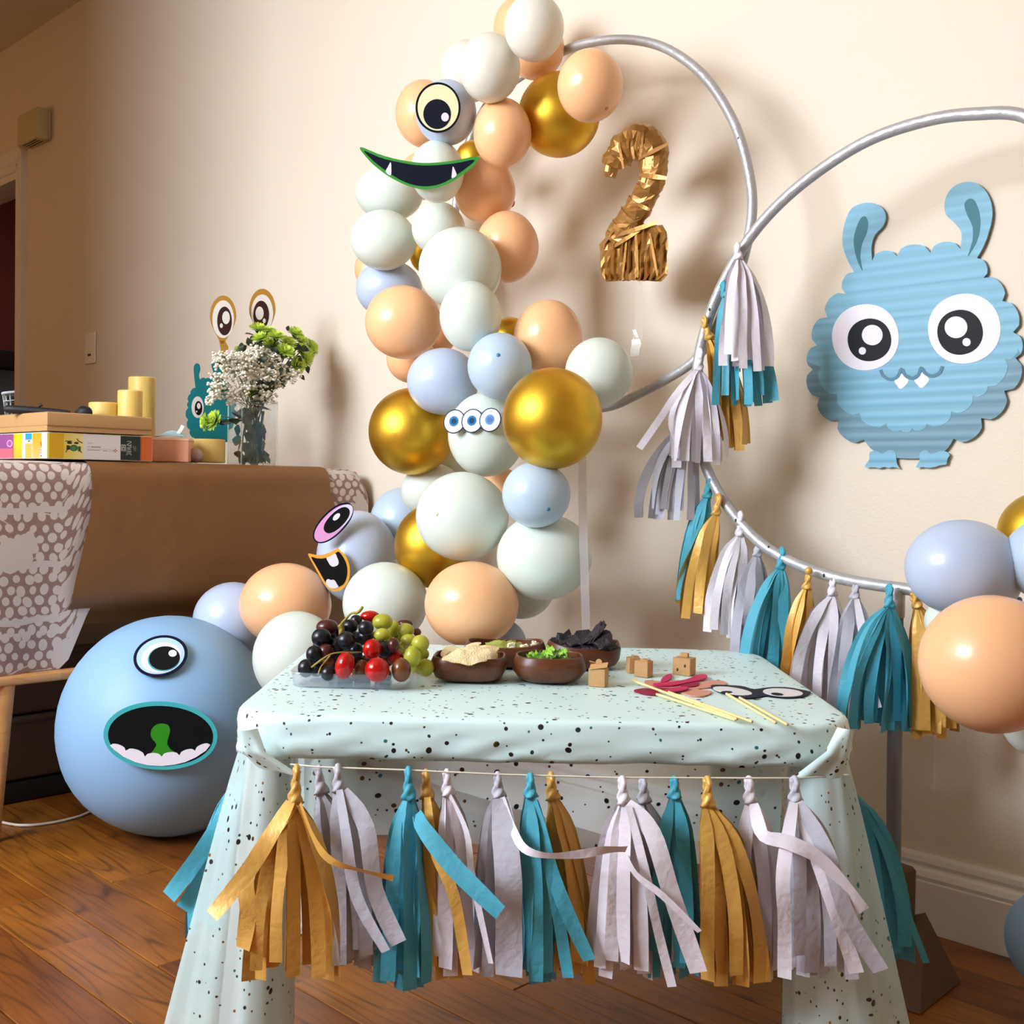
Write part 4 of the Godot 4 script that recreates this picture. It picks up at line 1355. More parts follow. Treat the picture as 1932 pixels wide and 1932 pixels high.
	o = tassel("gold tassel in the right half of the bunting, strips fanning to the right", g, G, 1334, 1470, 1336, 1522, 1316, 1442, 1862, z - 0.008, 15, 13)
	o = tassel("white tassel right of the right gold one, with a long strip swinging right", g, Wt, 1412, 1470, 1416, 1514, 1376, 1492, 1852, z + 0.014, 14, 14)
	loose(o, [[1422, 1516, z], [1440, 1575, z - 0.03], [1490, 1590, z - 0.055], [1556, 1628, z - 0.06], [1628, 1720, z - 0.055]], 0.017, Wt, 0.25)
	o = tassel("silver white tassel at the right end of the bunting, over the table leg", g, S, 1498, 1470, 1501, 1512, 1466, 1612, 1856, z - 0.016, 15, 15)
	loose(o, [[1506, 1514, z - 0.03], [1560, 1610, z - 0.05], [1600, 1730, z - 0.06], [1662, 1832, z - 0.055]], 0.019, S, 0.1)
	loose(o, [[1504, 1514, z - 0.03], [1556, 1660, z - 0.05], [1590, 1760, z - 0.055], [1616, 1836, z - 0.05]], 0.017, Wt, 0.1)
	loose(o, [[1498, 1514, z - 0.03], [1478, 1640, z - 0.05], [1480, 1740, z - 0.05], [1480, 1846, z - 0.045]], 0.016, Wt, 0.2)
	# one on each side of the table
	g = "tassels at the table's sides"
	o = tassel("teal tassel fanning out from the table's left side", g, B, 470, 1446, 462, 1472, 352, 420, 1770, 1.50, 8, 16, 0.019)
	loose(o, [[462, 1470, 1.49], [420, 1545, 1.47], [372, 1620, 1.46], [318, 1692, 1.45]], 0.022, B, 0.1)
	loose(o, [[462, 1472, 1.49], [430, 1545, 1.48], [392, 1640, 1.47], [346, 1716, 1.46]], 0.022, B, -0.2)
	o = tassel("dark teal tassel hanging from the table's right side", g, B, 1592, 1468, 1606, 1500, 1632, 1716, 1826, 1.52, 12, 17, 0.02)
	loose(o, [[1610, 1500, 1.51], [1660, 1580, 1.49], [1692, 1670, 1.48], [1748, 1817, 1.47]], 0.0085, B, 0.2)
	# along the hoops
	g = "tassels tied along the right hoop"
	var hz := func(x: float, y: float, d := 0.21): return depth_of(on_wall(x, y, d))
	o = tassel("white tassel highest on the hoop, where the two hoops cross", g, Wt, 1390, 462, 1394, 490, 1362, 1452, 702, hz.call(1390, 462, 0.23), 15, 21, 0.0165, 0.03)
	o = tassel("teal tassel behind the highest white one", g, B, 1362, 535, 1370, 560, 1336, 1468, 768, hz.call(1362, 535, 0.226), 13, 22, 0.0165, 0.02)
	o = tassel("gold tassel behind the upper teal tassel", g, G, 1327, 602, 1340, 640, 1346, 1420, 850, hz.call(1327, 602, 0.226), 11, 23, 0.0165, 0.012, 0.0055)
	o = tassel("white tassel where the left hoop meets the right one, one strip flung left", g, Wt, 1322, 662, 1318, 700, 1256, 1372, 884, hz.call(1322, 662, 0.245), 16, 24, 0.0165, 0.02)
	var zz: float = hz.call(1322, 662, 0.25)
	loose(o, [[1312, 700, zz], [1275, 745, zz - 0.01], [1245, 790, zz - 0.02], [1206, 846, zz - 0.03]], 0.013, Wt, 0.1)
	loose(o, [[1300, 715, zz], [1275, 760, zz + 0.01], [1266, 800, zz + 0.01], [1280, 840, zz]], 0.010, Wt, 0.3)
	o = tassel("silver grey tassel under the white one on the hoop's left side", g, S, 1312, 770, 1300, 806, 1196, 1312, 982, hz.call(1312, 770, 0.225), 15, 25, 0.0165, 0.02)
	o = tassel("slim teal tassel on the hoop left of the slim gold one", g, B, 1338, 902, 1334, 940, 1272, 1332, 1142, hz.call(1338, 902), 11, 26)
	o = tassel("slim gold tassel on the lower left of the hoop", g, G, 1357, 936, 1350, 972, 1284, 1342, 1168, hz.call(1357, 936, 0.222), 12, 27, 0.0165, 0.02, 0.0055)
	o = tassel("white tassel on the lower left of the hoop, right of the slim gold one", g, Wt, 1397, 968, 1396, 1012, 1332, 1412, 1204, hz.call(1397, 968), 14, 28)
	o = tassel("silver grey tassel on the lower hoop, left of the broad teal one", g, S, 1434, 1014, 1428, 1050, 1382, 1452, 1262, hz.call(1434, 1014, 0.2), 12, 29)
	o = tassel("broad teal tassel on the lower hoop, ending behind the table's back corner", g, B, 1476, 1036, 1472, 1074, 1396, 1496, 1300, hz.call(1476, 1036), 16, 30, 0.018)
	o = tassel("gold tassel on the lower hoop with a round bead at its top", g, G, 1525, 1084, 1522, 1112, 1478, 1536, 1300, hz.call(1525, 1076), 11, 31, 0.0165, 0.014, 0.003)
	part("bead", ball(o.transform.affine_inverse() * at(1526, 1077, hz.call(1525, 1076, 0.235)), Vector3.ONE * 0.0068).mesh(), G, o)
	o = tassel("white tassel on the lower hoop, right of the beaded gold one", g, Wt, 1571, 1090, 1570, 1124, 1488, 1606, 1340, hz.call(1571, 1090), 16, 32)
	o = tassel("silver grey tassel on the lower hoop with a strip swinging right", g, S, 1614, 1102, 1613, 1130, 1570, 1644, 1350, hz.call(1614, 1102), 13, 33)
	zz = hz.call(1614, 1102, 0.25)
	loose(o, [[1616, 1130, zz], [1628, 1200, zz - 0.012], [1634, 1260, zz - 0.02], [1656, 1336, zz - 0.03]], 0.013, Wt, 0.1)
	o = tassel("broad teal tassel on the hoop in front of the stand's upright", g, B, 1678, 1106, 1678, 1146, 1588, 1732, 1386, hz.call(1678, 1106, 0.24), 20, 34, 0.0175)
	o = tassel("gold tassel at the bottom of the hoop, partly behind the big peach balloon", g, G, 1722, 1118, 1732, 1146, 1712, 1802, 1398, hz.call(1722, 1118, 0.215), 14, 35)


# ---------------------------------------------------------------- low table
const TC := Vector3(0.045, 0.0, -1.655)
const TH := Vector2(0.391, 0.311)

func round_rect(t: float, h: Vector2, r: float) -> Array:     # [point, outward] at t in 0..1, counter-clockwise from above (x, z up on paper)
	var lx := 2.0 * (h.x - r)
	var lz := 2.0 * (h.y - r)
	var arc := PI * r * 0.5
	var total := 2.0 * (lx + lz) + 4.0 * arc
	var s := fposmod(t, 1.0) * total
	var corners := [Vector2(h.x - r, h.y - r), Vector2(-h.x + r, h.y - r), Vector2(-h.x + r, -h.y + r), Vector2(h.x - r, -h.y + r)]
	for q in 4:
		var l := lz if q % 2 == 0 else lx
		var dir := Vector2(0, 1).rotated(PI / 2 * q)
		var out := Vector2(1, 0).rotated(PI / 2 * q)
		var end: Vector2 = corners[q] + out * r
		if s < l:
			return [end - dir * (l - s), out]
		s -= l
		if s < arc:
			var o2 := out.rotated(s / r)
			return [corners[q] + o2 * r, o2]
		s -= arc
	return [corners[3] + Vector2(r, 0), Vector2(1, 0)]

func build_table() -> void:
	var tb := thing("low_table", "low white children's table with round tapered legs, under the confetti cloth", "table", TC)
	var top := MB.new()
	var prof := [[0.0, 0.446], [0.05, 0.446], [0.012, 0.447], [0.006, 0.455], [0.005, 0.468], [0.007, 0.480], [0.016, 0.487], [0.05, 0.4885], [0.0, 0.4885]]
	top.grid(80, prof.size() - 1, func(u, v):
		var k := roundi(v * (prof.size() - 1))
		var rr := round_rect(-u, TH - Vector2(0.006, 0.006), 0.085)
		var p: Vector2 = rr[0] - rr[1] * prof[k][0]
		if k == 0 or k == prof.size() - 1:
			p = Vector2.ZERO
		return Vector3(p.x, prof[k][1], p.y), true)
	part("tabletop", top.mesh(), M.leg, tb)
	for sx in [-1, 1]:
		for sz in [-1, 1]:
			var lg := lathe([Vector2(0.036, 0.0), Vector2(0.041, 0.004), Vector2(0.041, 0.06), Vector2(0.034, 0.25), Vector2(0.0265, 0.43), Vector2(0.026, 0.446)], 28)
			for q in lg.v.size():
				lg.v[q].x += sx * (0.345 + 0.022 * (1.0 - lg.v[q].y / 0.446))
				lg.v[q].z += sz * (0.262 + 0.014 * (1.0 - lg.v[q].y / 0.446))
			part("leg", lg.mesh(), M.leg, tb)

	var cl := thing("confetti_tablecloth", "thin mint tablecloth with scattered dark dots, gathered round the low table's legs", "tablecloth", TC)
	var n1 := noise(6.0, 2, 31)
	var n2 := noise(22.0, 2, 33)
	var n3 := noise(5.0, 1, 35)
	var rows := []
	for e in [0.31, 0.24, 0.17, 0.11, 0.07, 0.045, 0.028]:
		rows.append([e, TABLE])
	rows += [[0.009, TABLE - 0.0008], [0.004, TABLE - 0.003], [0.001, TABLE - 0.007], [0.0, TABLE - 0.013], [-0.001, TABLE - 0.021], [-0.0015, TABLE - 0.030], [-0.001, TABLE - 0.039], [0.001, TABLE - 0.047], [0.006, TABLE - 0.053], [0.020, TABLE - 0.0565], [0.036, TABLE - 0.059]]
	var arcs := [0.0]
	for i in range(1, rows.size()):
		arcs.append(arcs[i - 1] + Vector2(rows[i][0] - rows[i - 1][0], rows[i][1] - rows[i - 1][1]).length())
	var m := MB.new()
	var nu := 220
	for k in rows.size():
		for i in nu + 1:
			var rr := round_rect(-float(i) / nu, TH, 0.085)
			var e: float = rows[k][0]
			var p: Vector2 = rr[0]
			var o2: Vector2 = rr[1]
			var q := p - o2 * e
			if e > 0.06:
				q = p * (1.0 - (e - 0.0) / 0.311) if e > 0.3 else p - Vector2(p.x, p.y) * (e / 0.311)
			var low := clampf(float(k - 8) / 9.0, 0.0, 1.0)
			var corner := pow(absf(o2.x * o2.y) * 2.0, 1.5)
			var wr := 0.0035 * n1.get_noise_2d(p.x + p.y * 0.7, rows[k][1] * 2.0 + p.y) + 0.0022 * n2.get_noise_2d(p.x * 0.5 + p.y, rows[k][1] * 1.5)
			var pleat := (0.004 * sin(i * 1.9) + 0.004 * sin(i * 0.83 + k * 0.5)) * corner * low
			var fold := n3.get_noise_2d(p.x * 1.3 + rows[k][1] * 9.0, p.y * 1.3 + rows[k][1] * 4.0)
			wr += 0.0045 * (1.0 - absf(fold) * 2.2) * smoothstep(0.0, 0.4, low) * (1.0 - 0.5 * low)
			q += o2 * (wr * low * 1.6 + pleat + 0.006 * corner * low * sin(low * PI))
			var yy: float = rows[k][1] - 0.010 * corner * low * low + 0.002 * n1.get_noise_2d(p.x * 2.0, p.y * 2.0) * low
			if k <= 7:
				yy += 0.0010 * n1.get_noise_2d(q.x * 1.2, q.y * 1.2)
			var flat: Vector2 = (q if k < 8 else rr[0] + o2 * (arcs[k] - arcs[8]))
			m.add(Vector3(q.x, yy, q.y), flat / 0.45)
	for k in rows.size() - 1:
		for i in nu:
			var a := k * (nu + 1) + i
			m.quad(a + 1, a, a + nu + 1, a + nu + 2)
	if (m.v[m.k[1]] - m.v[m.k[0]]).cross(m.v[m.k[2]] - m.v[m.k[0]]).y > 0.0:
		pass
	part("cover", m.mesh(), M.confetti, cl)
	# the film that hangs below the edge, between the legs
	var runs := [[-0.30, 0.30, 0.268, 0, 1], [-0.30, 0.30, -0.275, 0, -1], [-0.20, 0.20, -0.352, 1, -1], [-0.20, 0.20, 0.352, 1, 1]]
	for r in runs:
		var hm := MB.new()
		hm.grid(60, 8, func(u, v):
			var s := lerpf(r[0], r[1], u)
			var h := lerpf(0.436, 0.328 + 0.006 * sin(u * 9.0), v)
			var d: float = r[2] + r[4] * (0.004 * sin(u * 23.0) * v + 0.006 * n1.get_noise_2d(s, v * 0.2) * v)
			return Vector3(s, h, d) if r[3] == 0 else Vector3(d, h, s), false, Vector2((r[1] - r[0]) / 0.45, 0.11 / 0.45))
		part("hanging_edge", hm.mesh(), M.confetti_thin, cl)
	# the corners' gathered folds, pulled in to the legs
	for fd in [[[1612, 1376, 1.322], [1602, 1432, 1.335], [1590, 1466, 1.345], [1580, 1372, 1.330], [1556, 1420, 1.322], [1496, 1466, 1.338]], [[447, 1378, 1.335], [456, 1418, 1.34], [484, 1446, 1.35], [486, 1374, 1.340], [502, 1420, 1.333], [566, 1462, 1.342]]]:
		var fm := MB.new()
		var cinv := cl.transform.affine_inverse()
		fm.grid(14, 14, func(u, v):
			var l0: Array = fd[0] if v < 0.5 else fd[1]
			var l1: Array = fd[1] if v < 0.5 else fd[2]
			var r0: Array = fd[3] if v < 0.5 else fd[4]
			var r1: Array = fd[4] if v < 0.5 else fd[5]
			var f: float = v * 2.0 if v < 0.5 else v * 2.0 - 1.0
			var a := at(lerpf(l0[0], l1[0], f), lerpf(l0[1], l1[1], f), lerpf(l0[2], l1[2], f))
			var b := at(lerpf(r0[0], r1[0], f), lerpf(r0[1], r1[1], f), lerpf(r0[2], r1[2], f))
			var p := a.lerp(b, u) + Vector3(0, 0, 0.006 * sin(u * PI) + 0.0035 * sin(u * PI * 3.0) * v)
			return cinv * p, false, Vector2(0.16, 0.16))
		part("gathered_fold", fm.mesh(), M.confetti, cl)
	# the gathers wrapped down the legs
	for sx in [-1, 1]:
		for sz in [-1, 1]:
			var gm := MB.new()
			gm.grid(64, 14, func(u, v):
				var a: float = -u * TAU
				var h := lerpf(0.437, 0.006, v)
				var open := pow(v, 0.9)
				var outward := maxf(0.0, cos(a) * sx)
				var rx := lerpf(0.036, 0.058 + 0.05 * outward, open)
				var rz := lerpf(0.036, 0.060, open)
				var fold := 1.0 + (0.11 * sin(a * 7.0 + sx) + 0.06 * sin(a * 12.0 + 2.0 * sz)) * lerpf(0.5, 1.0, v) * (0.35 + 0.65 * outward)
				return Vector3(sx * (0.345 + 0.022 * v) + cos(a) * rx * fold, h, sz * (0.262 + 0.014 * v) + sin(a) * rz * fold), false, Vector2(0.42 / 0.45, 0.43 / 0.45))
			part("leg_wrap", gm.mesh(), M.confetti_film, cl)


# ---------------------------------------------------------------- food
func on_table(called: String, label: String, category: String, x: float, y: float, group := "", lift := 0.001) -> Node3D:
	return thing(called, label, category, on_level(x, y, TABLE + lift), group)

func bowl(label: String, where: Vector3, r: Vector2, h: float, power: float, lift: float, turn: float, waist := 1.05) -> Node3D:
	var o := thing("wooden_bowl", label, "bowl", where, "", turn)
	var prof := [Vector2(0.0, 0.0), Vector2(0.62, 0.0), Vector2(0.74, 0.002 / h), Vector2(0.9, 0.16), Vector2(waist, 0.45), Vector2(1.03, 0.75), Vector2(0.97, 0.96), Vector2(0.955, 1.0), Vector2(0.925, 1.0), Vector2(0.905, 0.95), Vector2(0.93, 0.7), Vector2(0.86, 0.4), Vector2(0.62, 0.22), Vector2(0.0, 0.18)]
	var pr := []
	for p in prof:
		pr.append(Vector2(p.x * r.x, p.y * h))
	var m := lathe(pr, 44, 1.0, r.y / r.x, power)
	for q in m.v.size():
		if m.v[q].y > h * 0.5:
			m.v[q].y += lift * pow(m.v[q].x / r.x, 2.0) * (m.v[q].y / h - 0.5) * 2.0
	part("body", m.mesh(), M.bowl_wood, o)
	return o

func blob(r: Vector3, rough: float, s: int, seg := 16, rings := 10, freq := 2.2) -> MB:
	var n := noise(freq, 3, s)
	var m := ball(Vector3.ZERO, Vector3.ONE, null, seg, rings)
	for q in m.v.size():
		var d := m.v[q]
		m.v[q] = d * (1.0 + rough * n.get_noise_3dv(d * 0.6)) * r
	return m

func build_food() -> void:
	# clear tray under the grapes
	var a := on_level(548, 1302, TABLE)
	var tray := thing("fruit_tray", "shallow clear plastic tray on the table holding grapes and tomatoes", "tray", Vector3(-0.217, TABLE + 0.001, -1.60), "", -0.03)
	var tp := [Vector2(0.0, 0.0), Vector2(0.94, 0.0), Vector2(0.975, 0.02), Vector2(1.0, 0.9), Vector2(1.012, 1.0), Vector2(0.99, 1.0), Vector2(0.96, 0.08), Vector2(0.0, 0.07)]
	var pr := []
	for p in tp:
		pr.append(Vector2(p.x * 0.086, p.y * 0.020))
	part("tray", lathe(pr, 56, 1.0, 0.93, 7.0).mesh(), M.tray, tray)
	# the fruit: [x, y, rx, ry] in the close-up's pixels, depth, kind
	var k := 6.232
	var s := Vector2(530, 1130)
	var bunch_b := thing("grape_bunch", "bunch of blue black grapes on a woody stem, left in the clear tray", "grapes", at(630, 1250, 1.58))
	var bunch_g := thing("grape_bunch", "bunch of yellow green grapes spilling over the clear tray's right side", "grapes", at(755, 1230, 1.59))
	var grapes := [
		[295, 815, 90, 100, 1.555, "k"], [385, 650, 84, 94, 1.58, "k"], [475, 455, 108, 105, 1.60, "k"], [545, 335, 122, 90, 1.63, "d"], [815, 320, 88, 76, 1.60, "k"], [885, 252, 66, 62, 1.63, "k"],
		[1000, 345, 86, 82, 1.575, "k"], [995, 445, 92, 90, 1.59, "k"], [770, 490, 104, 100, 1.57, "k"], [560, 875, 88, 88, 1.535, "k"], [530, 620, 90, 88, 1.59, "d"], [650, 545, 92, 90, 1.61, "k"], [800, 405, 84, 84, 1.61, "k"], [420, 830, 78, 80, 1.59, "k"], [880, 600, 84, 80, 1.6, "k"], [700, 420, 70, 70, 1.645, "k"], [640, 660, 80, 78, 1.625, "k"], [560, 740, 66, 60, 1.60, "a"], [470, 760, 92, 90, 1.62, "k"], [600, 800, 92, 90, 1.62, "k"], [730, 690, 95, 95, 1.63, "k"], [760, 860, 95, 90, 1.62, "k"], [880, 720, 96, 95, 1.64, "k"], [610, 430, 90, 90, 1.66, "k"], [900, 480, 90, 90, 1.65, "k"], [720, 570, 90, 90, 1.66, "k"], [960, 900, 96, 90, 1.60, "d"], [1200, 900, 96, 90, 1.60, "d"], [1060, 720, 96, 95, 1.63, "d"], [460, 560, 80, 80, 1.655, "k"],
		[1195, 270, 112, 90, 1.60, "g"], [1190, 420, 92, 72, 1.575, "g"], [1315, 350, 86, 92, 1.635, "g"], [1465, 370, 96, 80, 1.615, "g"], [1500, 482, 86, 66, 1.60, "g"], [1640, 525, 98, 95, 1.575, "g"], [1545, 680, 97, 118, 1.56, "g"], [1700, 808, 96, 97, 1.585, "g"], [1672, 650, 66, 66, 1.62, "g"], [1600, 392, 46, 46, 1.66, "a"], [1070, 255, 60, 40, 1.64, "a"], [1430, 580, 76, 70, 1.62, "g"], [1250, 480, 70, 66, 1.62, "g"], [1600, 800, 80, 80, 1.62, "g"], [1390, 470, 66, 66, 1.64, "g"], [1240, 700, 96, 95, 1.64, "d"], [1100, 480, 90, 90, 1.66, "d"], [1480, 760, 92, 92, 1.63, "g"]]
	for g in grapes:
		var o := bunch_b if g[5] == "k" or (g[5] == "d" and g[0] < 1090) or (g[5] == "a" and g[0] < 800) else bunch_g
		var c := at(s.x + g[0] / k, s.y + g[1] / k, g[4])
		var r: Vector3 = Vector3(g[2], g[3], (g[2] + g[3]) * 0.5) * 1.08 / k * g[4] / F
		part("grape", ball(o.transform.affine_inverse() * c, r, null, 18, 12).mesh(), {"k": M.grape_black, "d": M.grape_red, "g": M.grape_green, "a": M.grape_brown}[g[5]], o)
	for st in [[bunch_b, [[960, 95, 1.58], [905, 160, 1.585], [830, 170, 1.59], [760, 240, 1.60], [700, 320, 1.61], [690, 420, 1.62]], 0.0019], [bunch_b, [[690, 300, 1.585], [720, 350, 1.585], [700, 420, 1.59]], 0.0035], [bunch_b, [[358, 805, 1.53], [470, 720, 1.53], [585, 650, 1.535], [700, 630, 1.54], [820, 632, 1.55], [945, 628, 1.56]], 0.0012], [bunch_b, [[440, 890, 1.53], [470, 800, 1.53], [520, 740, 1.535], [590, 650, 1.54]], 0.0011], [bunch_g, [[1390, 600, 1.60], [1430, 520, 1.60], [1480, 600, 1.585], [1540, 520, 1.585]], 0.0012], [bunch_g, [[1500, 610, 1.58], [1440, 590, 1.58], [1400, 540, 1.59]], 0.0014]]:
		var ln := []
		for p in st[1]:
			ln.append(st[0].transform.affine_inverse() * at(s.x + p[0] / k, s.y + p[1] / k, p[2]))
		var r0: float = st[2]
		part("stem", tube(spline(ln, 4, false), func(t): return r0 * (0.8 + 0.4 * sin(t * 11.0) * 0.5 + 0.2), 7).mesh(), M.stem, st[0])
	var toms := [[750, 782, 112, 164, 1.525, 0.22, "oval red grape tomato at the tray's front, left of the rounder one"], [1132, 832, 146, 146, 1.52, 0.1, "large round red tomato at the middle of the tray's front"], [1075, 590, 112, 122, 1.55, 0.1, "red tomato in the middle of the pile, beside a dark grape"], [1050, 205, 116, 66, 1.64, 0.0, "red tomato on top at the back of the fruit pile"], [1350, 690, 100, 92, 1.57, 0.0, "dull red tomato behind the brown one at the tray's right"]]
	for t in toms:
		var c := at(s.x + t[0] / k, s.y + t[1] / k, t[4])
		var o := thing("cherry_tomato", t[6], "tomato", c, "red tomatoes in the fruit tray")
		part("body", ball(Vector3.ZERO, Vector3(t[2], t[3], (t[2] + t[3]) * 0.5) / k * t[4] / F, null, 24, 16, Basis(Vector3.BACK, -t[5])).mesh(), M.tomato, o)
		part("stem_scar", ball(Vector3(0, t[3] / k * t[4] / F * 0.985, 0).rotated(Vector3.BACK, -t[5]), Vector3(0.0016, 0.0007, 0.0016), null, 8, 5).mesh(), M.stem, o)
	for t in [[950, 830, 90, 112, 1.545, "brown red grape between the two red tomatoes at the tray's front"], [1415, 835, 116, 142, 1.53, "glossy brown red grape at the tray's front right corner"], [1225, 590, 112, 100, 1.565, "nearly black large grape right of the middle red tomato"], [1325, 545, 70, 88, 1.555, "small dark brown grape between the red and the green fruit"], [1460, 292, 92, 52, 1.65, "dark brown grape behind the green ones at the top of the pile"], [860, 900, 70, 70, 1.57, "small brown grape low behind the oval tomato"]]:
		var c := at(s.x + t[0] / k, s.y + t[1] / k, t[4])
		var o := thing("grape", t[5], "grape", c, "loose dark grapes in the fruit tray")
		part("body", ball(Vector3.ZERO, Vector3(t[2], t[3], (t[2] + t[3]) * 0.5) / k * t[4] / F, null, 22, 14).mesh(), M.grape_brown if t[0] == 1415 or t[0] == 950 or t[0] == 860 else (M.grape_red if t[0] != 1225 else M.grape_black), o)
		part("stem_scar", ball(Vector3(0, t[3] / k * t[4] / F * 0.985, 0), Vector3(0.0014, 0.0006, 0.0014), null, 8, 5).mesh(), M.stem, o)

	# bowls
	bowl("square wooden bowl heaped with pale chips, beside the fruit tray", Vector3(-0.058, TABLE + 0.001, -1.612), Vector2(0.0535, 0.047), 0.036, 3.6, 0.0, -0.05, 1.0)
	bowl("round wooden bowl filled with green lettuce at the front", Vector3(0.058, TABLE + 0.001, -1.612), Vector2(0.0503, 0.046), 0.038, 2.5, 0.0, 0.0, 1.07)
	bowl("shallow wooden bowl with mashed avocado behind the chip bowl", Vector3(-0.007, TABLE + 0.001, -1.74), Vector2(0.062, 0.05), 0.034, 2.6, 0.006, 0.05)
	bowl("oval wooden bowl piled with blackish corn chips, at the right", Vector3(0.1155, TABLE + 0.001, -1.735), Vector2(0.057, 0.044), 0.034, 2.2, 0.009, 0.1, 1.0)
	# pale chips
	rng.seed = 12
	s = Vector2(800, 1170)
	k = 4.83
	var chips := [["broad pale chip lying on top of the chip bowl, over its front rim", [162, 348, 230, 300, 300, 262, 400, 270, 585, 258, 582, 350, 520, 380, 410, 407, 330, 385, 250, 372], 1.562, Vector3(0.05, 0.6, 0.7)],
		["pale chip behind the front one, its pointed end over the bowl's right rim", [340, 262, 420, 230, 500, 222, 600, 228, 685, 236, 660, 275, 600, 300, 480, 290, 390, 300], 1.627, Vector3(0.1, 0.85, 0.45)],
		["folded pale chip at the left back of the chip bowl", [150, 310, 200, 250, 270, 232, 350, 240, 330, 290, 240, 300, 180, 345], 1.642, Vector3(-0.25, 0.8, 0.5)],
		["tan chip standing in the right half of the chip bowl", [560, 290, 640, 275, 676, 300, 672, 350, 640, 376, 580, 372], 1.612, Vector3(0.3, 0.6, 0.7)],
		["pale chip topmost at the back of the chip bowl", [380, 215, 450, 205, 520, 212, 500, 235, 430, 250, 390, 240], 1.657, Vector3(0.0, 0.8, 0.5)]]
	for c in chips:
		var pl := pts(c[1], k, s)
		var mid := Vector2.ZERO
		for p in pl:
			mid += p / pl.size()
		var t := frame(at(mid.x, mid.y, c[2]), c[3])
		var o := face("tortilla_chip", c[0], "chip", t, "pale chips in the square bowl")
		var m := MB.new()
		var ol := outline(spline(pl, 4), t)
		var nn := noise(30.0, 2, int(mid.x))
		for side in 2:
			var ci := m.add(Vector3(0, 0, 0.0016 if side else 0.0))
			for ringi in 3:
				for q in ol:
					var f: float = (ringi + 1) / 3.0
					m.add(Vector3(q.x * f, q.y * f, (0.0016 if side else 0.0) + 0.004 * nn.get_noise_2d(q.x * f, q.y * f) - 0.0025 * f * f))
			var nn2 := ol.size()
			for i in nn2:
				var i2 := (i + 1) % nn2
				var tri1 := [ci, ci + 1 + i, ci + 1 + i2]
				if (side == 1) != (Geometry2D.is_polygon_clockwise(ol)):
					tri1.reverse()
				m.tri(tri1[0], tri1[2], tri1[1])
				for ringi in 2:
					var b0 := ci + 1 + ringi * nn2
					var b1 := b0 + nn2
					if (side == 1) != (Geometry2D.is_polygon_clockwise(ol)):
						m.quad(b0 + i, b1 + i, b1 + i2, b0 + i2)
					else:
						m.quad(b0 + i2, b1 + i2, b1 + i, b0 + i)
		part("chip", m.mesh(), bumpy(paint(c8(240, 214, 162), 0.6), M.wall.heightmap_texture, 0.1, Vector3.ONE * 9.0), o)
	# dark corn chips
	for i in 11:
		var spots := [[1060, 1212, -0.5], [1082, 1206, 0.2], [1100, 1204, 0.0], [1118, 1200, 0.5], [1126, 1194, 0.9], [1138, 1206, 0.4], [1104, 1216, -0.2], [1128, 1218, 0.3], [1080, 1220, 0.1], [1110, 1222, 0.5], [1142, 1216, -0.3]]
		var labels := ["leftmost blackish chip, pointing out over the oval bowl's rim", "blackish chip second from the left on the oval bowl", "flat blackish chip at the back middle of the oval bowl", "blackish chip leaning up towards the highest one", "highest blackish chip, standing up from the oval bowl", "blackish chip at the right of the oval bowl's heap", "blackish chip low at the front middle of the oval bowl", "slanting blackish chip at the oval bowl's front right", "blackish chip just above the lettuce bowl's rim", "blackish chip lying deepest at the oval bowl's front", "blackish chip against the oval bowl's right rim"]
		var zc := 1.758 - 0.012 * (i % 6)
		var o := thing("corn_chip", labels[i], "chip", at(spots[i][0], spots[i][1], zc), "blackish chips in the oval bowl")
		o.basis = Basis(Vector3.BACK, spots[i][2]) * Basis(Vector3.RIGHT, rng.randf_range(0.2, 1.1)) * Basis(Vector3.UP, rng.randf() * 3.0)
		part("chip", blob(Vector3(0.021, 0.0042, 0.014), 0.75, 40 + i, 14, 8).flat(), bumpy(paint(c8(32, 22, 30), 0.6), M.wall.heightmap_texture, 0.1, Vector3.ONE * 9.0), o)
	# lettuce leaves
	var leafm := paint(c8(150, 204, 60), 0.45, 0.0, {"backlight_enabled": true, "backlight": Color(0.5, 0.5, 0.5)})
	var leafd := paint(c8(112, 176, 44), 0.45, 0.0, {"backlight_enabled": true, "backlight": Color(0.4, 0.4, 0.4)})
	var lt := thing("lettuce", "heap of torn frilly green lettuce in the front round bowl", "lettuce", Vector3(0.058, TABLE + 0.028, -1.612))
	rng.seed = 8
	for i in 34:
		var a2 := rng.randf() * TAU
		var rr := sqrt(rng.randf()) * 0.030
		var base := Vector3(cos(a2) * rr + 0.003, 0.004 + 0.013 * (1.0 - rr / 0.03) * rng.randf_range(0.5, 1.3), sin(a2) * rr * 0.9)
		var nn := noise(90.0, 2, 60 + i)
		var bs := Basis.from_euler(Vector3(rng.randf_range(-0.7, 0.9), rng.randf() * TAU, rng.randf_range(-0.7, 0.7)))
		var size := rng.randf_range(0.008, 0.0135)
		var m := MB.new()
		m.grid(44, 6, func(u, v):
			var an: float = u * TAU
			var rad: float = size * v * (1.0 + 0.14 * sin(an * 3.0 + i) + 0.07 * sin(an * 13.0))
			return base + bs * Vector3(cos(an) * rad, (0.0026 * sin(an * 9.0 + i * 2.0) + 0.0016 * sin(an * 14.0 + i)) * v * v + 0.004 * nn.get_noise_2d(cos(an) * rad, sin(an) * rad) - 0.003 * v, sin(an) * rad), true)
		part("leaf", m.mesh(), leafm if i % 3 else leafd, lt)
	# mashed avocado with white crumbs
	var gu := thing("avocado_mash", "yellow green mashed avocado in the shallow back bowl", "dip", Vector3(-0.007, TABLE + 0.020, -1.74))
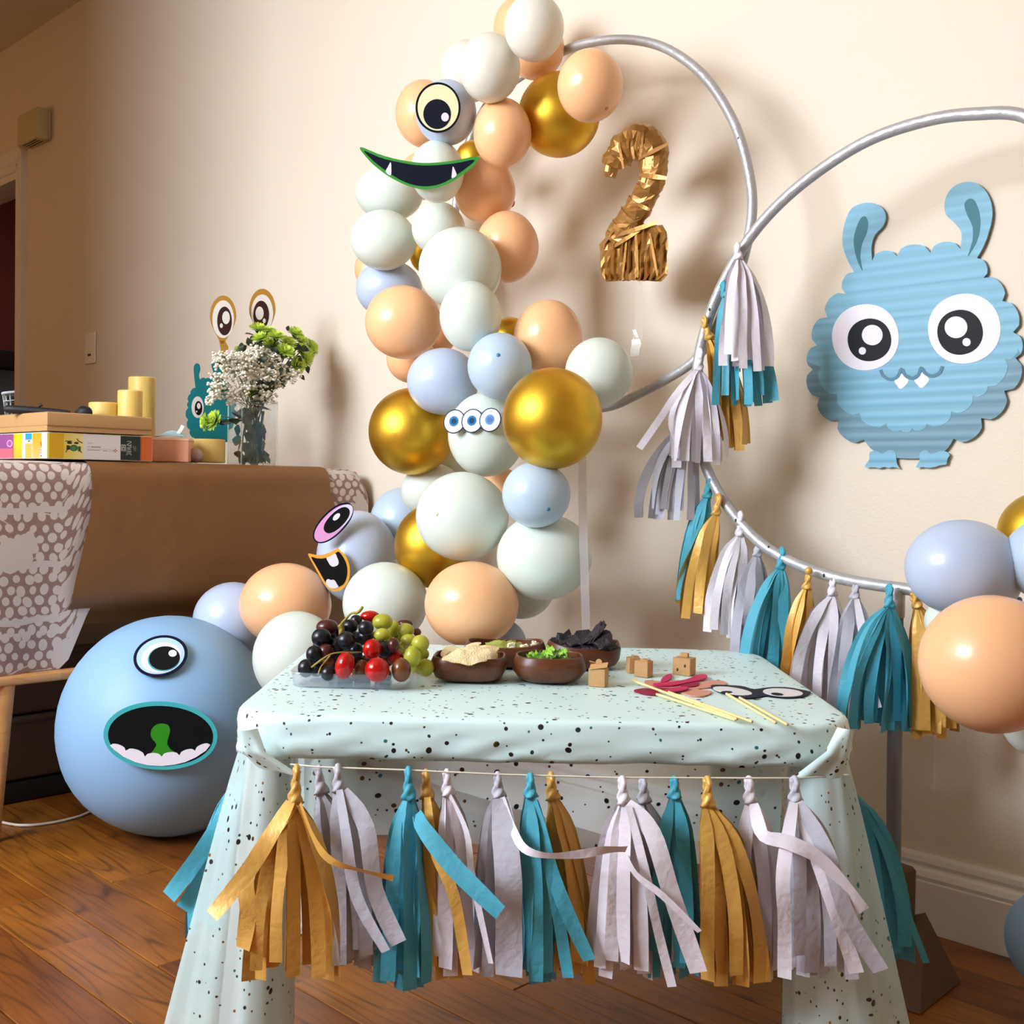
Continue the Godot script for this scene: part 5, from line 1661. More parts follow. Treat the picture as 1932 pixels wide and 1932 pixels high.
	part("mash", blob(Vector3(0.043, 0.017, 0.033), 0.5, 90, 28, 16, 5.0).mesh(), paint(c8(156, 160, 72), 0.5), gu)
	var crumbs := [[965, 1218, 1.725, "white crumb on the mashed avocado, left of the large one"], [990, 1221, 1.715, "largest white crumb on the mashed avocado, near the bowl's right rim"], [1008, 1216, 1.725, "rounded white crumb at the shallow bowl's right rim"]]
	for c in crumbs:
		var o := thing("cheese_crumb", c[3], "cheese", at(c[0], c[1], c[2]), "white crumbs in the back bowl")
		part("crumb", blob(Vector3(0.0062, 0.0048, 0.005), 0.8, int(c[0]), 12, 8).flat(), ink(232, 222, 190), o)

	# little kraft boxes
	var boxes := [["tiny kraft gable box with a round tab, beside the lettuce bowl", 1130, 1297, 0.0245, 0.026, -0.35, 1], ["tiny kraft box in the middle, front one of a pair", 1216, 1279, 0.0225, 0.024, -0.6, 0], ["tiny kraft box half hidden behind the front one of the pair", 1196, 1272, 0.018, 0.024, 0.25, 0], ["tiny kraft box with a raised handle, rightmost on the table", 1293, 1275, 0.0285, 0.026, -0.55, 2]]
	for b in boxes:
		var o := on_table("kraft_box", b[0], "gift box", b[1], b[2], "tiny kraft boxes on the table", 0.0005)
		o.rotation.y = b[5]
		o.position.z -= 0.012
		var w: float = b[3]
		var h: float = b[4]
		part("body", rbox(Vector3(w, h, w * 0.8), 0.0008).mesh(), M.kraft, o)
		if b[6] == 1:
			for sd in [-1, 1]:
				part("flap", rbox(Vector3(w * 1.08, 0.0012, w * 0.5), 0.0004).mesh(), M.kraft, o, Transform3D(Basis(Vector3.BACK, 0.18 * sd) * Basis(Vector3.RIGHT, 0.5 * sd), Vector3(0.002 * sd, h + 0.003, 0.006 * sd)))
			var tab := []
			for q in oval(0, 0, 0.0045, 0.0045, 0, 18):
				tab.append(q)
			part("tab", extrude(PackedVector2Array(tab), 0.0, 0.0012).duplicate(), M.kraft, o, Transform3D(Basis.IDENTITY, Vector3(0.001, h + 0.0085, 0.002)))
		elif b[6] == 2:
			part("handle", rbox(Vector3(w * 0.45, 0.007, 0.006), 0.0008).mesh(), M.kraft, o, Transform3D(Basis.IDENTITY, Vector3(0.0, h, 0.0)))
			for x in [-0.22, 0.2]:
				part("cut_hole", ball(Vector3(w * x, h * (0.45 + x * 0.6), w * 0.4), Vector3(0.0018, 0.0026, 0.0006), null, 10, 6).mesh(), M.dark_slot, o)
		else:
			part("lid_flap", rbox(Vector3(w * 0.55, 0.003, w * 0.5), 0.0006).mesh(), M.kraft, o, Transform3D(Basis(Vector3.BACK, -0.1), Vector3(0.003, h - 0.0006, 0.0)))

	# paper props on sticks, lying on the cloth
	k = 4.025
	s = Vector2(1080, 1220)
	var lay := func(o: Node3D, called: String, p: Array, h0: float, h1: float, mat: Material):
		var t := Transform3D(Basis(Vector3.RIGHT, Vector3.FORWARD, Vector3.UP), Vector3(0, TABLE + h0, 0))
		var poly := PackedVector2Array()
		for q in p:
			var w := on_level(q.x, q.y, TABLE + h0)
			poly.append(Vector2(w.x, -w.z))
		part(called, extrude(poly, 0.0, h1 - h0), mat, o, o.transform.affine_inverse() * t)
	var stick := func(o: Node3D, p: Vector2, q: Vector2, h: float):
		var inv: Transform3D = o.transform.affine_inverse()
		part("stick", tube([inv * on_level(p.x, p.y, TABLE + h), inv * on_level(q.x, q.y, TABLE + h)], 0.0018, 8).mesh(), M.bamboo, o)
	var pink := ink(196, 44, 96)
	var deep := ink(146, 26, 62)
	var skin := ink(214, 150, 128)
	var px := on_table("photo_prop", "pink paper monster props heaped on the table with two bamboo sticks", "photo prop", 1270, 1295)
	lay.call(px, "card", spline(pts([560, 262, 680, 270, 800, 262, 950, 275, 1060, 262, 1160, 272, 1155, 300, 1050, 315, 940, 330, 1060, 345, 1000, 380, 900, 378, 800, 350, 660, 330, 560, 290], k, s), 3), 0.0005, 0.002, skin)
	lay.call(px, "petal", spline(pts([670, 270, 690, 235, 740, 213, 758, 225, 730, 262, 690, 276], k, s), 3), 0.002, 0.0035, pink)
	lay.call(px, "petal", spline(pts([620, 285, 780, 270, 880, 250, 940, 222, 1010, 218, 1022, 240, 960, 262, 860, 282, 760, 300, 640, 300], k, s), 3), 0.003, 0.0045, pink)
	lay.call(px, "petal", spline(pts([820, 300, 940, 268, 960, 285, 940, 305, 860, 312], k, s), 3), 0.002, 0.0035, deep)
	lay.call(px, "petal", spline(pts([690, 340, 800, 312, 880, 315, 860, 332, 780, 345], k, s), 3), 0.0035, 0.005, pink)
	lay.call(px, "petal", spline(pts([470, 335, 560, 322, 640, 345, 655, 372, 560, 368, 490, 350], k, s), 3), 0.001, 0.0025, deep)
	lay.call(px, "card_edge", spline(pts([600, 310, 700, 318, 760, 322, 700, 332, 620, 330], k, s), 3), 0.002, 0.0032, deep)
	stick.call(px, s + Vector2(458, 258) / k, s + Vector2(1250, 550) / k, 0.0062)
	stick.call(px, s + Vector2(640, 362) / k, s + Vector2(1238, 556) / k, 0.004)
	stick.call(px, s + Vector2(730, 345) / k, s + Vector2(1365, 570) / k, 0.0055)
	var gx := on_table("photo_prop", "paper goggle eyes prop with dark rims on two bamboo sticks", "photo prop", 1440, 1305)
	lay.call(gx, "rim", spline(pts([1052, 312, 1070, 298, 1180, 300, 1290, 308, 1370, 330, 1430, 325, 1520, 315, 1640, 318, 1740, 335, 1790, 345, 1810, 355, 1760, 385, 1640, 396, 1520, 388, 1470, 382, 1380, 396, 1290, 396, 1200, 375, 1100, 345], k, s), 4), 0.0005, 0.0022, ink(28, 26, 40))
	lay.call(gx, "eyeball", oval(s.x + 1215 / k, s.y + 338 / k, 150 / k, 26 / k, 0.14, 30), 0.0022, 0.0028, ink(226, 226, 226))
	lay.call(gx, "eyeball", oval(s.x + 1598 / k, s.y + 350 / k, 152 / k, 30 / k, 0.06, 30), 0.0022, 0.0028, ink(226, 226, 226))
	lay.call(gx, "pupil", oval(s.x + 1170 / k, s.y + 347 / k, 44 / k, 8 / k, 0.0, 20), 0.0028, 0.0034, ink(24, 22, 30))
	lay.call(gx, "pupil", oval(s.x + 1555 / k, s.y + 362 / k, 46 / k, 9 / k, 0.1, 20), 0.0028, 0.0034, ink(24, 22, 30))
	stick.call(gx, s + Vector2(1170, 358) / k, s + Vector2(1545, 578) / k, 0.0045)
	stick.call(gx, s + Vector2(1270, 388) / k, s + Vector2(1632, 592) / k, 0.0035)


# ---------------------------------------------------------------- console with gifts and flowers
func up_at(x: float, u: float) -> Vector3:      # on the console's top, below pixel column x, at depth u
	var p := on_u(x, 870.0, u)
	p.y = TOP
	return p

func n_at(x: float, u: float) -> float:
	return (on_u(x, 870.0, u) - W0).dot(N)

func wall_turn() -> Basis:     # x to the viewer's right along +(-N), z out of the console's front (-U)
	return Basis(-N, Vector3.UP, -U)

func build_console() -> void:
	var tb := thing("console_table", "light wood console table along the room, draped with dotted cloth and brown paper", "table", room(2.0, 0, 0.8))
	tb.basis = wall_turn()
	# local: x = towards the wall, z = towards the viewer's side (u smaller)
	var loc := func(u: float, h: float, n: float): return tb.transform.affine_inverse() * room(u, h, n)
	part("tabletop", rbox(Vector3(1.7, 0.03, 0.6), 0.006).mesh(), M.pale_wood, tb, Transform3D(Basis.IDENTITY, loc.call(2.02, TOP - 0.034, 0.89)))
	part("rail", rbox(Vector3(1.62, 0.02, 0.034), 0.004).mesh(), M.pale_wood, tb, Transform3D(Basis.IDENTITY, loc.call(1.694, 0.331, 0.88)))
	part("rail", rbox(Vector3(1.62, 0.02, 0.034), 0.004).mesh(), M.pale_wood, tb, Transform3D(Basis.IDENTITY, loc.call(2.27, 0.331, 0.88)))
	for n in [0.12, 0.99, 1.68]:
		for u in [1.70, 2.27]:
			var p0: Vector3 = loc.call(u, 0.0, n + (0.02 if n > 0.5 else 0.0))
			var p1: Vector3 = loc.call(u, 0.335 if u < 2.0 else TOP - 0.03, n)
			part("leg", tube([p0, p1], func(t): return 0.011 + 0.010 * t, 16).mesh(), M.pale_wood, tb)
	# the dotted cloth
	var cl := thing("dotted_cloth", "taupe cloth printed with pale ovals and twigs, draped over the console", "cloth", room(FRONT, TOP, 0.8))
	cl.basis = wall_turn()
	var inv := cl.transform.affine_inverse()
	var nn := noise(3.0, 2, 61)
	var profile := func(s: float, low: float, off: float) -> Vector2:    # u, h along the drape: s from the back edge to the hem
		var r := 0.035
		var top := 0.56
		if s < top:
			return Vector2(FRONT + r + top - s, TOP + off)
		s -= top
		var arc := r * PI / 2
		if s < arc:
			var a := s / r
			return Vector2(FRONT + r - sin(a) * (r + off), TOP - r + cos(a) * (r + off))
		s -= arc
		return Vector2(FRONT - off, TOP - r - minf(s, TOP - r - low))
	var lens := 0.56 + 0.035 * PI / 2
	var mb := MB.new()
	mb.grid(90, 46, func(a, b):
		var n := lerpf(1.72, 0.022, a)
		var low := lerpf(0.352, 0.50, smoothstep(0.86, 0.80, n))
		if n < 0.86 and n > 0.80:
			low = lerpf(0.50, 0.352, (n - 0.80) / 0.06)
		var s: float = b * (lens + TOP - 0.035 - low)
		var q: Vector2 = profile.call(s, low, 0.0025)
		var hang := clampf((TOP - q.y) / 0.4, 0.0, 1.0)
		var cut := 0.0
		if n < 0.075:
			cut = 0.055 * (1.0 - sqrt(maxf(0.0, 1.0 - pow((0.075 - n) / 0.053, 2.0)))) * (1.0 - hang)
		return inv * room(q.x - 0.006 * hang * nn.get_noise_2d(n, q.y) - (0.010 * sin(n * 26.0) * hang * hang if n > 0.84 else 0.0), q.y - cut, n), false, Vector2(1.7 / 0.47, 1.02 / 0.47))
	part("cloth", mb.mesh(), M.cloth, cl)
	# the brown paper runner
	var pp := thing("paper_runner", "broad sheet of brown kraft paper hanging over the console's front", "paper", room(FRONT, TOP, 0.5))
	pp.basis = wall_turn()
	inv = pp.transform.affine_inverse()
	mb = MB.new()
	mb.grid(50, 56, func(a, b):
		var n := lerpf(0.806, 0.155, a)
		var s: float = b * (lens + 0.36)
		var q: Vector2 = profile.call(s, 0.2, 0.0065)
		var hang := maxf(0.0, TOP - q.y - 0.04)
		var nn0 := n
		if a > 0.5:
			nn0 -= 0.03 * smoothstep(0.0, 0.12, hang) * (a - 0.5) * 2.0 - 0.02 * smoothstep(0.1, 0.3, hang) * (a - 0.5) * 2.0
		else:
			nn0 += 0.05 * smoothstep(0.0, 0.3, hang) * (0.5 - a) * 2.0
		var curl := smoothstep(0.26, 0.36, hang)
		var bow := 0.014 * sin(clampf(hang / 0.36, 0.0, 1.0) * PI)
		return inv * room(q.x - bow + curl * 0.055 - 0.003 * nn.get_noise_2d(n * 2.0, q.y * 2.0), q.y + curl * 0.03, nn0), false, Vector2(2, 3))
	part("sheet", mb.mesh(), M.kraft_sheet, pp)
	# flat storage boxes below
	for i in 2:
		var o := thing("storage_box", ["lower flat brown storage box under the console", "upper flat brown storage box under the console"][i], "box", room(2.16, 0.004 + 0.0, 0.86), "storage boxes under the console")
		o.basis = wall_turn()
		o.position.y = [0.052, 0.209][i]
		part("body", rbox(Vector3(1.35, 0.153, 0.42), 0.008).mesh(), M.storage, o)
		part("lid", rbox(Vector3(1.356, 0.022, 0.426), 0.006).mesh(), M.storage, o, Transform3D(Basis.IDENTITY, Vector3(0, 0.1315, 0)))
	var pl := thing("black_base", "black block in the gap under the storage boxes, below the console", "black_base", room(2.16, 0.0, 0.86))
	pl.basis = wall_turn()
	part("body", rbox(Vector3(1.36, 0.05, 0.42), 0.004).mesh(), M.black, pl)  # black block fills the gap below the boxes
	# white cord on the floor
	var cd := thing("white_cord", "thin white cord lying on the floor before the console", "cord", on_level(90, 1560, 0.004))
	var ln := []
	for p in [[-260, 1500], [-120, 1535], [-40, 1546], [0, 1551], [22, 1555], [40, 1557], [70, 1556], [110, 1550], [150, 1540], [182, 1528], [260, 1510], [340, 1480]]:
		ln.append(cd.transform.affine_inverse() * on_level(p[0], p[1], 0.0035))
	part("cord", tube(spline(ln, 5, false), 0.0032, 8).mesh(), paint(c8(214, 202, 186), 0.5), cd)

	# --- on top: boxes
	var n0 := n_at(87, 1.73)
	var n1 := n_at(287, 1.73)
	var wide := n0 - n1
	var mid := (n0 + n1) / 2.0
	var deep := 0.36
	var top_y := on_u(90, 814, 1.73).y
	var gb := thing("toy_box", "colourful printed carton with a drum picture and a dark green label, under the kraft box", "box", room(1.728 + deep / 2, TOP + 0.008, mid))
	gb.basis = wall_turn()
	var hh := top_y - TOP - 0.009
	part("carton", rbox(Vector3(wide, hh, deep), 0.0015).mesh(), ink(232, 226, 214), gb)
	var tex := box_print()
	var sm := paint(Color.WHITE, 0.45, 0.0, {"albedo_texture": tex[0]})
	var fm := MB.new()
	fm.quadp(Vector3(-wide / 2 + 0.0016, 0.0016, deep / 2 + 0.0004), Vector3(wide / 2 - 0.0016, 0.0016, deep / 2 + 0.0004), Vector3(wide / 2 - 0.0016, hh - 0.0016, deep / 2 + 0.0004), Vector3(-wide / 2 + 0.0016, hh - 0.0016, deep / 2 + 0.0004))
	part("front_print", fm.mesh(), sm, gb)
	fm = MB.new()
	fm.quadp(Vector3(-wide / 2 - 0.0004, 0.0016, -deep / 2 + 0.0016), Vector3(-wide / 2 - 0.0004, 0.0016, deep / 2 - 0.0016), Vector3(-wide / 2 - 0.0004, hh - 0.0016, deep / 2 - 0.0016), Vector3(-wide / 2 - 0.0004, hh - 0.0016, -deep / 2 + 0.0016))
	part("side_print", fm.mesh(), paint(Color.WHITE, 0.45, 0.0, {"albedo_texture": tex[1]}), gb)
	var kb := thing("kraft_carton", "flat kraft cardboard carton with a lid, on top of the colourful box", "box", room(1.722 + deep / 2, top_y + 0.001, mid + 0.003))
	kb.basis = wall_turn()
	var kh := on_u(85, 776, 1.722).y - top_y - 0.001
	part("tray", rbox(Vector3(wide * 0.985, kh * 0.9, deep * 0.985), 0.0015).mesh(), M.kraft, kb)
	part("lid", rbox(Vector3(wide * 1.0, kh * 0.74, deep * 1.005), 0.003).mesh(), M.kraft, kb, Transform3D(Basis.IDENTITY, Vector3(0, kh * 0.26, 0)))
	var kt := top_y + 0.001 + kh
	# on the kraft carton
	var um := thing("folded_umbrella", "folded black umbrella lying on the kraft carton", "umbrella", room(1.86, kt, mid))
	var iv := um.transform.affine_inverse()
	var a0 := on_u(12, 770, 1.88)
	var b0 := on_u(132, 776, 1.80)
	a0.y = kt + 0.009
	b0.y = kt + 0.004
	part("canopy", tube([iv * a0, iv * a0.lerp(b0, 0.15), iv * a0.lerp(b0, 0.5), iv * a0.lerp(b0, 0.8), iv * b0], func(t): return 0.004 + 0.0055 * sin(PI * clampf(0.32 + t * 0.62, 0.0, 1.0)), 12).mesh(), M.black, um)
	part("strap", tube([iv * (a0.lerp(b0, 0.5) + Vector3(0, 0.010, 0)), iv * (a0.lerp(b0, 0.56) + Vector3(0, 0.015, 0))], 0.003, 8).mesh(), M.black, um)
	part("handle_end", ball(iv * a0, Vector3.ONE * 0.007).mesh(), M.black, um)
	var po := thing("black_pouch", "small black pouch on the kraft carton, beside the short candle", "pouch", room(1.86, kt, n_at(158, 1.86)))
	part("body", blob(Vector3(0.02, 0.016, 0.014), 0.25, 3).mesh(), M.black, po, Transform3D(Basis.IDENTITY, Vector3(0, 0.009, 0)))
	var ca := [["short wide yellow candle on the kraft carton", 168, 222, 760, 1.90, kt], ["middle yellow candle on the kraft carton, beside the short one", 222, 267, 737, 1.86, kt], ["tallest yellow candle, behind the kraft carton's right end", 242, 292, 712, 2.12, TOP + 0.006], ["low wide yellow candle left of the glass vase", 361, 424, 829, 1.83, TOP + 0.010]]
	for c in ca:
		var base := up_at((c[1] + c[2]) / 2.0, c[4])
		base.y = c[5]
		var z := depth_of(base)
		var r: float = (c[2] - c[1]) * 0.5 * z / F
		var h: float = on_u((c[1] + c[2]) / 2.0, c[3], c[4]).y - base.y
		var o := thing("pillar_candle", c[0], "candle", base + Vector3(0, 0.0005, 0), "yellow pillar candles on the console")
		part("wax", lathe([Vector2(0, 0), Vector2(r - 0.002, 0), Vector2(r, 0.002), Vector2(r, h - 0.003), Vector2(r - 0.0022, h), Vector2(r * 0.8, h - 0.003), Vector2(0, h - 0.006)], 36).mesh(), M.candle, o)
		part("wick", tube([Vector3(0, h - 0.007, 0), Vector3(0.001, h + 0.0, 0)], 0.0009, 6).mesh(), M.black, o)
	# pink box with a blue paper tissue
	var c0 := up_at(325, 1.80)
	var zz := depth_of(c0)
	var pw := 70.0 * zz / F
	var ph := on_u(325, 826, 1.76).y - TOP - 0.008
	var pb := thing("pink_box", "pink tin box with a pale blue face mask folded on top", "box", c0 + Vector3(0, 0.008, 0))
	pb.basis = Basis(Vector3.UP, 0.12)
	part("body", rbox(Vector3(pw, ph, pw * 0.8), 0.003).mesh(), paint(c8(236, 168, 136), 0.35), pb)
	part("rim", rbox(Vector3(pw * 1.03, 0.008, pw * 0.83), 0.003).mesh(), paint(c8(240, 184, 154), 0.35), pb, Transform3D(Basis.IDENTITY, Vector3(0, ph - 0.009, 0)))
	var mk := thing("face_mask", "folded pale blue paper face mask with a loop, on the pink box", "face mask", c0 + Vector3(0, 0.008 + ph, 0))
	var mm := MB.new()
	mm.grid(14, 5, func(u, v): return Vector3(lerpf(-0.036, 0.032, u), 0.002 + 0.018 * sin(u * 2.6 + 0.3) * (1.0 - v * 0.9) + 0.0015 * sin(v * 14.0), lerpf(-0.012, 0.026, v)))
	part("mask", mm.mesh(), paint(c8(176, 208, 214), 0.7, 0.0, {"backlight_enabled": true, "backlight": Color(0.3, 0.3, 0.3)}), mk)
	part("loop", ribbon([Vector3(0.012, 0.01, 0.0), Vector3(0.02, 0.022, 0.0), Vector3(0.026, 0.032, 0.002)], [Vector3(0.004, -0.002, 0), Vector3(0.004, -0.002, 0), Vector3(0.004, -0.002, 0)]).mesh(), ink(226, 226, 216), mk)
	var or_ := thing("glass_ball", "marbled grey glass ball between the pink box and the low candle", "ball", up_at(369, 1.775) + Vector3(0, 0.0265, 0))
	part("ball", ball(Vector3.ZERO, Vector3.ONE * 0.0185, null, 24, 16).mesh(), bumpy(paint(c8(176, 152, 142), 0.25), M.wall.heightmap_texture, 0.02), or_)

	# teal monster card
	var t := frame(on_u(388, 770, 1.99), -U + N * 0.35)
	var s := Vector2(340, 520)
	var q := 5.22
	var mo := face("monster_cutout", "small teal monster cutout with one eye showing, standing behind the low candle", "paper cutout", t)
	var ol := spline(pts([150, 1105, 138, 1000, 132, 920, 140, 880, 165, 864, 190, 880, 197, 930, 182, 980, 195, 1025], q, s), 3, false) + scallops(pts([195, 1025, 250, 1015, 300, 1025, 350, 1030], q, s), 0.25, 4) + spline(pts([350, 1030, 325, 950, 308, 890, 315, 855, 345, 845, 370, 870, 390, 920, 420, 960, 440, 1040], q, s), 3, false) + scallops(pts([440, 1040, 490, 1120, 520, 1210, 530, 1310, 515, 1420, 480, 1520], q, s), 0.25, 4) + pts([470, 1640, 140, 1640], q, s) + scallops(pts([140, 1600, 95, 1520, 78, 1420, 80, 1300, 82, 1240, 100, 1165, 150, 1105], q, s), 0.22, 4)
	layer(mo, "card", dedupe(ol), t, 0.0, 0.002, ink(30, 118, 122))
	var ow := layer(mo, "eye", oval(s.x + 170 / q, s.y + 1296 / q, 60 / q, 106 / q, 0.0, 32), t, 0.002, 0.0026, ink(226, 214, 206))
	layer(mo, "pupil", oval(s.x + 178 / q, s.y + 1306 / q, 37 / q, 70 / q, 0.0, 28), t, 0.0026, 0.003, ink(18, 18, 20), ow)
	layer(mo, "highlight", oval(s.x + 180 / q, s.y + 1284 / q, 18 / q, 30 / q, 0.0, 18), t, 0.003, 0.0034, ink(226, 214, 206), ow)
	layer(mo, "highlight", oval(s.x + 160 / q, s.y + 1340 / q, 6 / q, 10 / q, 0.0, 14), t, 0.003, 0.0034, ink(226, 214, 206), ow)

	# glass vase, one corner towards the viewer
	var vz := 1.84
	var vb := up_at(476, vz)
	vb.y = TOP + 0.0005
	var vd := depth_of(vb)
	var half := 0.049
	var vh := on_u(480, 758, 1.78).y - TOP
	var va := thing("glass_vase", "square clear glass vase of flowers at the console's wall end", "vase", vb)
	va.basis = Basis(Vector3.UP, 0.60)
	var th := 0.004
	for i in 4:
		part("glass_side", rbox(Vector3(half * 2.0, vh, th), 0.0012).mesh(), M.glass, va, Transform3D(Basis(Vector3.UP, PI / 2 * i), Basis(Vector3.UP, PI / 2 * i) * Vector3(0, 0, half - th / 2)))
	part("glass_base", rbox(Vector3(half * 1.98, 0.012, half * 1.98), 0.002).mesh(), M.glass, va)
	for e in [[-1, -1], [1, -1], [1, 1], [-1, 1]]:
		part("glass_edge_glint", tube([Vector3(half * e[0], 0.002, half * e[1]), Vector3(half * e[0], vh, half * e[1])], 0.0018, 8).mesh(), M.glass_edge_glint, va)  # pale strips stand in for highlights along the vase's corners
	part("rim", tube([Vector3(-half, vh, -half), Vector3(half, vh, -half), Vector3(half, vh, half), Vector3(-half, vh, half)], 0.002, 8, true).mesh(), M.glass_edge_glint, va)
	# gold eyes on stalks stuck among the flowers
	s = Vector2(340, 520)
	var gold := ink(176, 128, 52)
	var eyes := [[422, 402, 130, 205, 422, 430, 106, 186, 435, 448, 72, 142, 450, 415, 38, 64, 404, 494, 14, 22, 412, "gold rimmed eye on a stalk, left one above the flowers"], [808, 340, 130, 210, 806, 372, 108, 186, 796, 388, 78, 140, 780, 372, 40, 66, 826, 446, 14, 22, 830, "gold rimmed eye on a stalk, right one above the flowers"]]
	for e in eyes:
		t = frame(on_u(s.x + e[0] / q, s.y + e[1] / q, 1.88), -U * 0.9 + N * 0.4)
		var o := face("eye_prop", e[21], "paper eye", t, "gold eyes on stalks above the flowers")
		var drop := []
		for p in oval(s.x + e[0] / q, s.y + e[1] / q, e[2] / q, e[3] / q, 0.0, 40):
			var low: float = clampf((p.y - (s.y + e[1] / q)) * q / 210.0, 0.0, 1.0)
			drop.append(Vector2(lerpf(p.x, s.x + e[20] / q, low * low * 0.62), p.y + low * low * 14.0))
		layer(o, "card", drop, t, 0.0, 0.0016, gold)
		layer(o, "eyeball", oval(s.x + e[4] / q, s.y + e[5] / q, e[6] / q, e[7] / q, 0.0, 36), t, 0.0016, 0.0021, ink(226, 220, 210))
		layer(o, "pupil", oval(s.x + e[8] / q, s.y + e[9] / q, e[10] / q, e[11] / q, 0.0, 30), t, 0.0021, 0.0025, ink(62, 34, 34))
		layer(o, "highlight", oval(s.x + e[12] / q, s.y + e[13] / q, e[14] / q, e[15] / q, 0.0, 22), t, 0.0025, 0.0029, ink(226, 220, 210))
		var hx: float = s.x + (404.0 if e[0] < 600 else 826.0) / q
		layer(o, "highlight", oval(hx, s.y + (494.0 if e[0] < 600 else 446.0) / q, 15 / q, 23 / q, 0.0, 16), t, 0.0025, 0.0029, ink(226, 220, 210))
		layer(o, "stalk", [Vector2(s.x + (e[20] - 28) / q, s.y + (e[1] + 240) / q), Vector2(s.x + (e[20] + 28) / q, s.y + (e[1] + 240) / q), Vector2(s.x + (e[20] + 30) / q + 6, s.y + (e[1] + 300) / q), Vector2(s.x + (e[20] + 10) / q + 8, s.y + 960 / q), Vector2(s.x + (e[20] - 10) / q + 8, s.y + 960 / q)], t, 0.0, 0.0016, gold)
	build_flowers(va)


